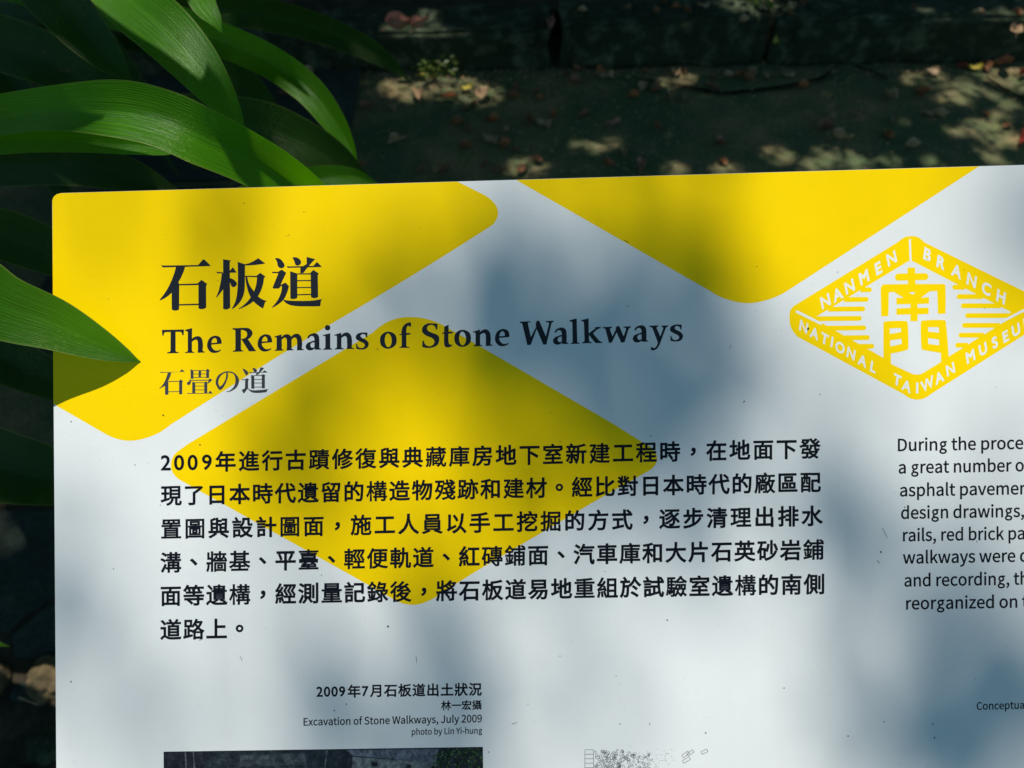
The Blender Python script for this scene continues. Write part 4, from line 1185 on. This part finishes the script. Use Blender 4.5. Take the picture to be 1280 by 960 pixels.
def lily(base, label):
    root = tag(empty('spider_lily', base), label, 'plant')
    V = []; Fq = []
    for k in range(9):
        z = k * 0.045; r = 0.05 - 0.012 * k / 8 + 0.004 * math.sin(k * 2.2)
        for i in range(14):
            a = 6.283 * i / 14; V.append(Vector(base) + Vector((r * math.cos(a), r * math.sin(a), z)))
        if k:
            for i in range(14):
                j = (i + 1) % 14; q = 14 * (k - 1); Fq.append((q + i, q + j, q + 14 + j, q + 14 + i))
    mesh_obj('stem', V, Fq, M_SHEATH, root, smooth=True, uv=[(v.z * 3, .3 + (i % 14) / 40) for i, v in enumerate(V)])
    return root
BA = Vector((-1.16, 0.62, 0.0)); BB = Vector((-1.42, 1.30, 0.0))
lilyA = lily(BA, 'spider lily with broad arching strap leaves, one reaching over the sign')
lilyB = lily(BB, 'spider lily behind the sign whose strap leaves hang into the top left corner')
cA = BA + Vector((0, 0, .33)); cB = BB + Vector((0, 0, .33))
# leaf laid over the board, its tip touching the print
lily_leaf(lilyA, cA, [(-150, 322, .36, 50), (-60, 350, .368, 48), (0, 383, .377, 41.5), (65, 405, .387, 33), (120, 429, .395, 21), (155, 444, .4005, 9.5), (177, 453, .4045, .3)], fold=.10, seed=.3, wave=.0, mat=M_LEAFN)
# big arching leaf behind the top left corner
lily_leaf(lilyA, cA, [(-110, 168, .50, 26), (0, 146, .47, 25), (75, 137, .45, 28), (150, 139, .44, 35), (205, 151, .44, 36), (250, 171, .445, 36), (300, 194, .46, 33), (350, 222, .48, 30), (400, 258, .51, 23), (450, 300, .55, 12), (480, 330, .58, .3)], fold=.42, seed=2.1, face=(0, 0, .3), wave=.05)
# leaf falling from the top towards the corner
lily_leaf(lilyB, cB, [(90, -70, .56, 34), (162, 0, .53, 36), (204, 36, .52, 36), (238, 72, .515, 32), (266, 108, .515, 24), (290, 140, .52, 12.5), (308, 163, .525, .3)], fold=.22, seed=4.2, wave=.03)
lily_leaf(lilyB, cB, [(225, -60, .60, 24), (252, 0, .58, 17), (268, 24, .575, 9.5), (278, 42, .575, .3)], fold=.3, seed=5.0, mat=M_LEAF)
lily_leaf(lilyB, cB, [(180, 20, .80, 26), (270, 48, .76, 21), (335, 76, .74, 20), (383, 110, .73, 19), (413, 146, .73, 16), (434, 180, .735, 9), (449, 211, .74, .3)], fold=.45, seed=6.3)
lily_leaf(lilyB, cB, [(10, -60, .66, 34), (70, 0, .62, 33), (110, 45, .61, 28), (143, 80, .61, 16), (167, 104, .615, .3)], fold=.25, seed=7.7, mat=M_LEAFSHADE)
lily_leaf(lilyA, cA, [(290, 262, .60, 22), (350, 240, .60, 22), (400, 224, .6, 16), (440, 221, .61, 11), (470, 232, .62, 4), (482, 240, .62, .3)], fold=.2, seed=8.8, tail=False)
lily_leaf(lilyB, cB, [(200, 10, 1.2, 20), (300, 14, 1.15, 19), (380, 30, 1.15, 18), (440, 52, 1.15, 15), (480, 74, 1.16, 10), (514, 103, 1.17, .3)], fold=.35, seed=9.9, mat=M_LEAFSHADE)
lily_leaf(lilyA, cA, [(250, 150, .72, 30), (320, 158, .70, 32), (370, 176, .70, 30), (420, 205, .71, 24), (470, 245, .73, 8)], fold=.3, seed=10.4, mat=M_LEAFSHADE)
lily_leaf(lilyA, cA, [(-120, 400, .62, 30), (-40, 425, .60, 30), (20, 455, .59, 30), (70, 480, .59, 22), (130, 520, .6, 6)], fold=.35, seed=11.0, mat=M_LEAFSHADE)
lily_leaf(lilyA, cA, [(-140, 560, .64, 44), (-60, 568, .62, 46), (10, 585, .61, 44), (70, 600, .61, 34), (150, 630, .62, 6)], fold=.4, seed=12.0, mat=M_LEAFSHADE)
lily_leaf(lilyA, cA, [(-60, 186, .49, 16), (20, 176, .475, 15), (100, 176, .465, 14), (165, 181, .46, 12), (205, 188, .46, 6), (226, 190, .46, .3)], fold=.25, seed=18.0, mat=M_LEAF)
lily_leaf(lilyA, cA, [(-120, 770, .7, 18), (-60, 790, .69, 14), (-20, 801, .69, 8), (12, 808, .69, .3)], fold=.3, seed=13.0, mat=M_LEAF)
lily_leaf(lilyA, cA, [(-60, 215, .74, 24), (40, 205, .72, 26), (110, 208, .71, 25), (170, 222, .72, 20), (240, 256, .73, 6)], fold=.3, seed=14.0, mat=M_LEAFSHADE)
lily_leaf(lilyA, cA, [(-100, 300, .55, 30), (-20, 290, .54, 32), (50, 310, .55, 30), (120, 345, .57, 18), (180, 380, .6, 4)], fold=.3, seed=15.0, mat=M_LEAFSHADE)
lily_leaf(lilyB, cB, [(-80, 40, .8, 34), (20, 60, .78, 34), (110, 100, .78, 30), (190, 150, .8, 20), (250, 210, .82, 4)], fold=.3, seed=16.0, mat=M_LEAFSHADE)
lily_leaf(lilyB, cB, [(60, -40, .95, 28), (170, 0, .92, 28), (260, 60, .92, 24), (330, 130, .94, 14), (370, 190, .96, .3)], fold=.3, seed=17.0, mat=M_LEAFSHADE)
# unseen leaves added to the far plant, shaped to cast shade on the others
for pts, w, sd in (([(-60, 130, .48), (40, 118, .47), (110, 112, .46), (150, 122, .45)], .020, 20.), ([(150, 40, .60), (230, 60, .60), (330, 88, .74), (385, 118, .73)], .017, 21.),
                   ([(-80, 170, .48), (0, 168, .47), (90, 160, .45), (140, 170, .45)], .010, 22.), ([(190, 96, .52), (262, 120, .515), (300, 190, .46), (330, 240, .48)], .011, 23.)):
    P = [at_depth(x, y, d) + SUN * (.34 + .02 * k) for k, (x, y, d) in enumerate(pts)]
    P = [cB, cB.lerp(P[0], .35) + Vector((0, 0, .35)), cB.lerp(P[0], .7) + Vector((0, 0, .25))] + P
    V, Fq, UV = ribbon(P, [Vector((1, 0, .6)), Vector((.5, 0, 1)), Vector((0, 0, 1))] + [Vector((0, .1, 1))] * 4, [.03, .032, .03, w * 1.1, w, w * .8, .001], .3, None, .04, seed=sd)
    mesh_obj('leaf', V, Fq, M_LEAF, lilyB, smooth=True, uv=UV)
# the rest of each rosette, mostly outside the photo
ROCKLIT = ((60, 845, .035), (55, 860, .02), (4, 850, .022))
def shades_stones(V):
    for x, y, r in ROCKLIT:
        g = on_ground(x, y, .04)
        for v in V:
            d = v - g; al = d.dot(SUN)
            if al > 0.1 and (d - SUN * al).length < r + .05: return True
    return False
random.seed(5)
for root, C, n in ((lilyA, cA, 13), (lilyB, cB, 15)):
    for k in range(n):
        a = math.radians(95 + 215 * k / n + random.uniform(-8, 8))
        L = random.uniform(.6, .95); hgt = random.uniform(.15, .5)
        d = Vector((math.cos(a), math.sin(a), 0))
        P = [C + d * 0.02, C + d * L * .2 + Vector((0, 0, hgt * .75)), C + d * L * .5 + Vector((0, 0, hgt)), C + d * L * .8 + Vector((0, 0, hgt * .65)), C + d * L + Vector((0, 0, hgt * .1))]
        U = [Vector((0, 0, 1)) - d * .8, Vector((0, 0, 1)) - d * .4, Vector((0, 0, 1)), Vector((0, 0, 1)) + d * .4, Vector((0, 0, 1)) + d * .8]
        V, Fq, UV = ribbon(P, U, [.03, .035, .038, .028, .001], .35, None, .05, seed=k * 1.3 + L)
        if shades_stones(V): continue
        mesh_obj('leaf', V, Fq, M_LEAFSHADE, root, smooth=True, uv=UV)
# leaves that fill the dark hollow behind the big ones
fillers = [((-1.3, .9, .1), 30, 14), ]
random.seed(9)
lilyC = lily((-1.25, 1.85, 0.0), 'spider lily farthest back, a dark tangle of strap leaves in shade at the top left')
cC = Vector((-1.25, 1.85, .33))
for k in range(20):
    a = math.radians(-150 + 300 * k / 20 + random.uniform(-8, 8))
    L = random.uniform(.55, .85); hgt = random.uniform(.05, .4)
    d = Vector((math.cos(a), math.sin(a), 0))
    P = [cC + d * 0.02, cC + d * L * .2 + Vector((0, 0, hgt * .75)), cC + d * L * .5 + Vector((0, 0, hgt)), cC + d * L * .8 + Vector((0, 0, hgt * .6)), cC + d * L + Vector((0, 0, hgt * .05 - .05))]
    U = [Vector((0, 0, 1)) - d * .8, Vector((0, 0, 1)) - d * .4, Vector((0, 0, 1)), Vector((0, 0, 1)) + d * .4, Vector((0, 0, 1)) + d * .8]
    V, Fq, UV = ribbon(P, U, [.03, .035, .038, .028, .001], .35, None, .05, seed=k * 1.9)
    mesh_obj('leaf', V, Fq, M_LEAFSHADE, lilyC, smooth=True, uv=UV)

# ------------------------------------------------------------------ TREE (casts the dappled shade) AND ADDED HEDGE (unseen, blocks sky light)
def tube(path, radii, n=10):
    V = []; Fq = []
    for i, c in enumerate(path):
        t = (path[min(len(path) - 1, i + 1)] - path[max(0, i - 1)]).normalized()
        u = t.cross(Vector((0.3, 1, .2))).normalized(); w = u.cross(t)
        for k in range(n):
            a = 6.283 * k / n; V.append(c + (u * math.cos(a) + w * math.sin(a)) * radii[i])
        if i:
            for k in range(n):
                j = (k + 1) % n; q = n * (i - 1); Fq.append((q + k, q + j, q + n + j, q + n + k))
    return V, Fq
tb = Vector((-2.9, 4.6, 0))
tree = tag(empty('shade_tree', tb), 'broad leafy tree spreading over the paving and casting dappled shade', 'tree')
V, Fq = tube([tb + Vector(p) for p in ((0, 0, -.05), (.03, 0, .6), (.1, -.05, 1.8), (.25, -.2, 3.0), (.5, -.5, 4.2))], [.26, .19, .16, .14, .11], 14)
mesh_obj('trunk', V, Fq, M_BARK, tree, smooth=True)
fork = tb + Vector((.5, -.5, 4.2))
for e in ((4.3, 1.1, 5.6), (2.6, .8, 6.0), (1.8, .4, 6.4), (.3, -3.6, 6.2), (-1.6, -.6, 6.0), (.6, 1.8, 6.0)):
    e = tb + Vector(e)
    mid = fork.lerp(e, .5) + Vector((0, 0, .3))
    V, Fq = tube([fork, fork.lerp(mid, .5), mid, mid.lerp(e, .5), e], [.09, .07, .05, .035, .015])
    mesh_obj('limb', V, Fq, M_BARK, tree, smooth=True)

# where sunlight comes through: on the paving (photo column, row, radius in photo pixels)
spots = [(492, 108, 15), (520, 113, 24), (548, 108, 26), (575, 112, 26), (602, 118, 20), (500, 34, 20), (525, 32, 20), (540, 74, 14), (915, 3, 20), (938, 2, 24), (962, 4, 16),
 (655, 209, 13), (678, 207, 8), (722, 182, 6), (745, 182, 8), (764, 178, 6), (832, 105, 7), (855, 98, 9),
 (845, 212, 9), (905, 215, 12), (968, 193, 11), (982, 194, 9), (1035, 190, 8), (1018, 205, 10), (1058, 197, 13), (1075, 205, 11), (1115, 202, 7), (1168, 203, 7),
 (1215, 86, 8), (1232, 88, 13), (1250, 86, 15), (1275, 90, 16), (1292, 92, 15), (1205, 104, 6), (1212, 111, 8), (1190, 109, 8), (1198, 114, 8), (1222, 112, 6), (1184, 124, 6), (1207, 125, 8), (1140, 97, 5), (1148, 97, 5), (1170, 94, 7),
 (1250, 147, 7), (1230, 153, 7), (1242, 156, 7), (1254, 158, 5), (1226, 165, 8), (1215, 158, 5), (1193, 165, 7), (1244, 175, 8), (1258, 177, 8), (1274, 176, 11), (1240, 197, 8), (1268, 35, 8), (1262, 30, 6), (1155, 15, 5), (940, 5, 10),
 (1260, 130, 6), (1240, 118, 5), (1275, 110, 6)]
tg = []; tr = []
for x, y, r in spots:
    g = on_ground(x, y, 0.0 if y > 70 else 0.15)
    tg.append(g); tr.append(r * (g - C0).length / F * 0.92)
def lit(px, py, d, r): tg.append(at_depth(px, py, d)); tr.append(r)
for q in ((160, 5, .53, .022), (185, 20, .53, .014), (20, 135, .47, .012), (55, 140, .46, .012), (165, 150, .44, .016), (215, 160, .44, .018), (235, 182, .445, .012), (160, 185, .44, .012),
          (300, 215, .46, .012), (340, 205, .48, .014), (350, 222, .48, .010), (262, 12, .58, .016), (430, 160, .73, .014), (440, 190, .735, .02), (405, 125, .73, .008), (435, 222, .61, .02),
          (0, 370, .36, .02), (30, 395, .36, .02), (80, 410, .37, .02), (120, 430, .38, .02), (150, 442, .39, .02), (240, 80, .515, .010), (285, 135, .52, .01)):
    lit(*q)
for x, y, r in ROCKLIT:
    tg.append(on_ground(x, y, .04)); tr.append(r)
TG = np.array([tuple(p) for p in tg]); TR = np.array(tr)
SD = np.array(tuple(SUN)); RT = np.array(R3.transposed()); C0n = np.array(tuple(C0))
BP = np.array(tuple(on_board(640, 480))); BNn = np.array(tuple(BN))
# patches of shade that reach the board: centre, radii (photo pixels), tilt in degrees, density
shade = [(795, 485, 95, 100, 0, 1.0), (800, 400, 120, 80, 35, 1.0), (715, 320, 125, 85, 35, 1.0), (655, 272, 50, 60, 0, .8), (650, 390, 130, 95, 20, .97), (760, 430, 130, 110, 20, 1.0), (700, 490, 140, 75, 20, .9), (600, 470, 130, 85, 10, .7),
         (890, 450, 70, 110, 0, .75), (860, 290, 130, 80, 15, .42), (570, 250, 90, 55, 0, .5), (520, 330, 140, 80, 0, .42), (440, 400, 110, 80, 0, .35), (330, 290, 140, 110, 0, .3), (200, 300, 90, 120, 0, .2), (1285, 310, 65, 95, 0, .97),
         (870, 570, 160, 80, 10, .5), (970, 490, 80, 120, 0, .4), (1235, 925, 130, 110, 10, 1.0), (1160, 880, 120, 120, 30, 1.0), (1290, 900, 120, 120, 0, 1.0), (1270, 810, 100, 90, 0, .8), (1120, 770, 100, 100, 0, .85), (1080, 640, 75, 180, -8, .62), (1240, 690, 100, 110, 0, .4),
         (130, 600, 70, 40, 15, .6), (70, 700, 30, 130, 0, .6), (380, 850, 140, 100, 0, .5), (430, 915, 140, 90, 0, .6), (560, 880, 120, 110, 0, .45), (220, 940, 150, 60, 0, .4), (680, 870, 90, 110, 0, .4), (1010, 590, 110, 100, 0, .42),
         (760, 630, 180, 80, -10, .42), (560, 570, 170, 80, 0, .38), (230, 480, 120, 80, 0, .3), (360, 640, 170, 100, 0, .3), (90, 880, 70, 110, 0, .3), (480, 770, 130, 70, 0, .32)]
def board_density(X, Y):
    D = np.zeros_like(X)
    for cx, cy, rx, ry, a, w in shade:
        ca, sa = math.cos(math.radians(a)), math.sin(math.radians(a))
        u = ((X - cx) * ca + (Y - cy) * sa) / rx; v = (-(X - cx) * sa + (Y - cy) * ca) / ry
        D = np.maximum(D, w * np.clip(1.5 * (1 - np.sqrt(u * u + v * v)) , 0, 1))
    return D
def board_px(P):
    k = ((P - BP) @ BNn) / (SD @ BNn)
    Q = P - SD * k[..., None]
    q = (Q - C0n) @ RT.T
    return 640 + F * q[..., 0] / -q[..., 2], 480 - F * q[..., 1] / -q[..., 2]

def make_leaves(cen, L, wd, clear=True, board_mode='clear', tries=True):
    n = len(cen)
    az = rng.uniform(0, 2 * np.pi, n); til = rng.normal(0, .45, n); rol = rng.normal(0, .45, n)
    u = np.stack([np.cos(az) * np.cos(til), np.sin(az) * np.cos(til), np.sin(til)], -1)
    w = np.cross(np.tile([0, 0, 1.0], (n, 1)), u); w /= np.linalg.norm(w, axis=1)[:, None]
    w = w * np.cos(rol)[:, None] + np.cross(u, w) * np.sin(rol)[:, None]
    l = L * rng.uniform(.7, 1.25, n)[:, None]; b = wd * rng.uniform(.7, 1.2, n)[:, None]
    pts = np.stack([cen - u * l / 2, cen - u * l * .12 + w * b / 2, cen + u * l * .22 + w * b * .42, cen + u * l / 2, cen + u * l * .22 - w * b * .42, cen - u * l * .12 - w * b / 2], 1)
    keep = np.ones(n, bool)
    if clear:
        test = np.concatenate([pts, cen[:, None], ((pts + np.roll(pts, 1, 1)) / 2)], 1)
        for T, r in (zip(TG, TR * 0.0) if clear == 'fine' else zip(TG, TR)):
            d = test - T
            al = d @ SD
            pr = np.sqrt(np.maximum(0, (d * d).sum(-1) - al * al))
            keep &= pr.min(1) > r
        X, Y = board_px(test)
        on = (X > 40) & (X < 2150) & (Y > 205) & (Y < 1500)
        vis = (X < 1340) & (Y < 1010)
        if board_mode == 'clear':
            keep &= ~(on & vis).any(1)
            far = (on & ~vis).any(1)
            keep &= ~far | (rng.random(n) < .25)
        else:
            D = np.where(on, board_density(X, Y), 0).mean(1)
            area = 0.62 * L * wd * 0.9
            lai0 = n * area * 0.8 / 0.141             # leaf layers if every candidate stayed
            keep &= rng.random(n) < -np.log(1 - 0.985 * np.clip(D, 0, 1)) * 1.9 / lai0
    return pts[keep]
def leaf_mesh(name, pts, mat, parent):
    n = len(pts)
    me = bpy.data.meshes.new(name)
    org = np.array(tuple(parent.location))
    v = (pts - org).reshape(-1, 3)
    me.vertices.add(n * 6); me.vertices.foreach_set('co', v.ravel().astype(np.float32))
    me.loops.add(n * 6); me.loops.foreach_set('vertex_index', np.arange(n * 6, dtype=np.int32))
    me.polygons.add(n); me.polygons.foreach_set('loop_start', np.arange(0, n * 6, 6, dtype=np.int32))
    me.update(calc_edges=True)
    l = me.uv_layers.new(name='UVMap')
    base = np.array([(0, .5), (.35, 1), (.7, .9), (1, .5), (.7, .1), (.35, 0)], dtype=np.float32)
    l.data.foreach_set('uv', (np.tile(base, (n, 1)) + np.repeat(rng.random((n, 1)) * 9, 6, 0) * [1, 0]).astype(np.float32).ravel())
    me.materials.append(mat)
    o = bpy.data.objects.new(name, me); COL.objects.link(o); o.parent = parent
    o['kind'] = 'stuff'
    return o
def canopy_centres(n, x0, x1, y0, y1, h0, h1):
    G = np.stack([rng.uniform(x0, x1, n), rng.uniform(y0, y1, n), np.zeros(n)], -1)
    h = rng.uniform(h0, h1, n)
    return G + SD[None] * (h / SD[2])[:, None]
P1 = make_leaves(canopy_centres(46000, -4.2, 3.6, -1.0, 5.0, 4.0, 6.2), .105, .05)
P1b = make_leaves(canopy_centres(30000, -1.6, 2.3, 1.0, 3.2, 3.9, 4.8), .07, .035)
# small twigs of foliage whose shade falls on the board
nb = 9000
bx = rng.uniform(-20, 1380, nb); by = rng.uniform(190, 1030, nb)
bp = np.array([tuple(on_board(float(a), float(b))) for a, b in zip(bx, by)])
P2 = make_leaves(bp + SD[None] * rng.uniform(5.0, 8.0, nb)[:, None], .048, .027, True, 'board')
print('leaves', len(P1), len(P1b), len(P2))
P1c = make_leaves(canopy_centres(11000, -1.4, 2.0, 1.3, 2.8, 2.2, 3.2), .034, .015, 'fine')
leaf_mesh('crown', np.concatenate([P1, P1b, P1c, P2]), M_CANOPY, tree)

# unseen row of foliage, added behind the kerb to block sky light
def added_hedge(name, x0, x1, y, h, label, seed):
    root = tag(empty(name, (x0 + (x1 - x0) / 2, y, 0.1)), label, 'added_hedge')
    n = 24000
    c = np.stack([rng.uniform(x0, x1, n), y + rng.normal(0, .25, n), rng.uniform(.15, h, n)], -1)
    leaf_mesh('foliage', make_leaves(c, .1, .045, False), M_CANOPY, root)
    for k in range(10):
        x = x0 + (x1 - x0) * (k + .5) / 10
        b = Vector((x, y, 0.05))
        V, Fq = tube([b, b + Vector((.05, .03, h * .4)), b + Vector((-.04, .02, h * .8))], [.03, .022, .01], 7)
        mesh_obj('stem', V, Fq, M_BARK, root, smooth=True)
added_hedge('added_hedge', -4.5, 4.5, 3.75, 2.4, 'unseen foliage row added behind the kerb bed to block sky light', 1)
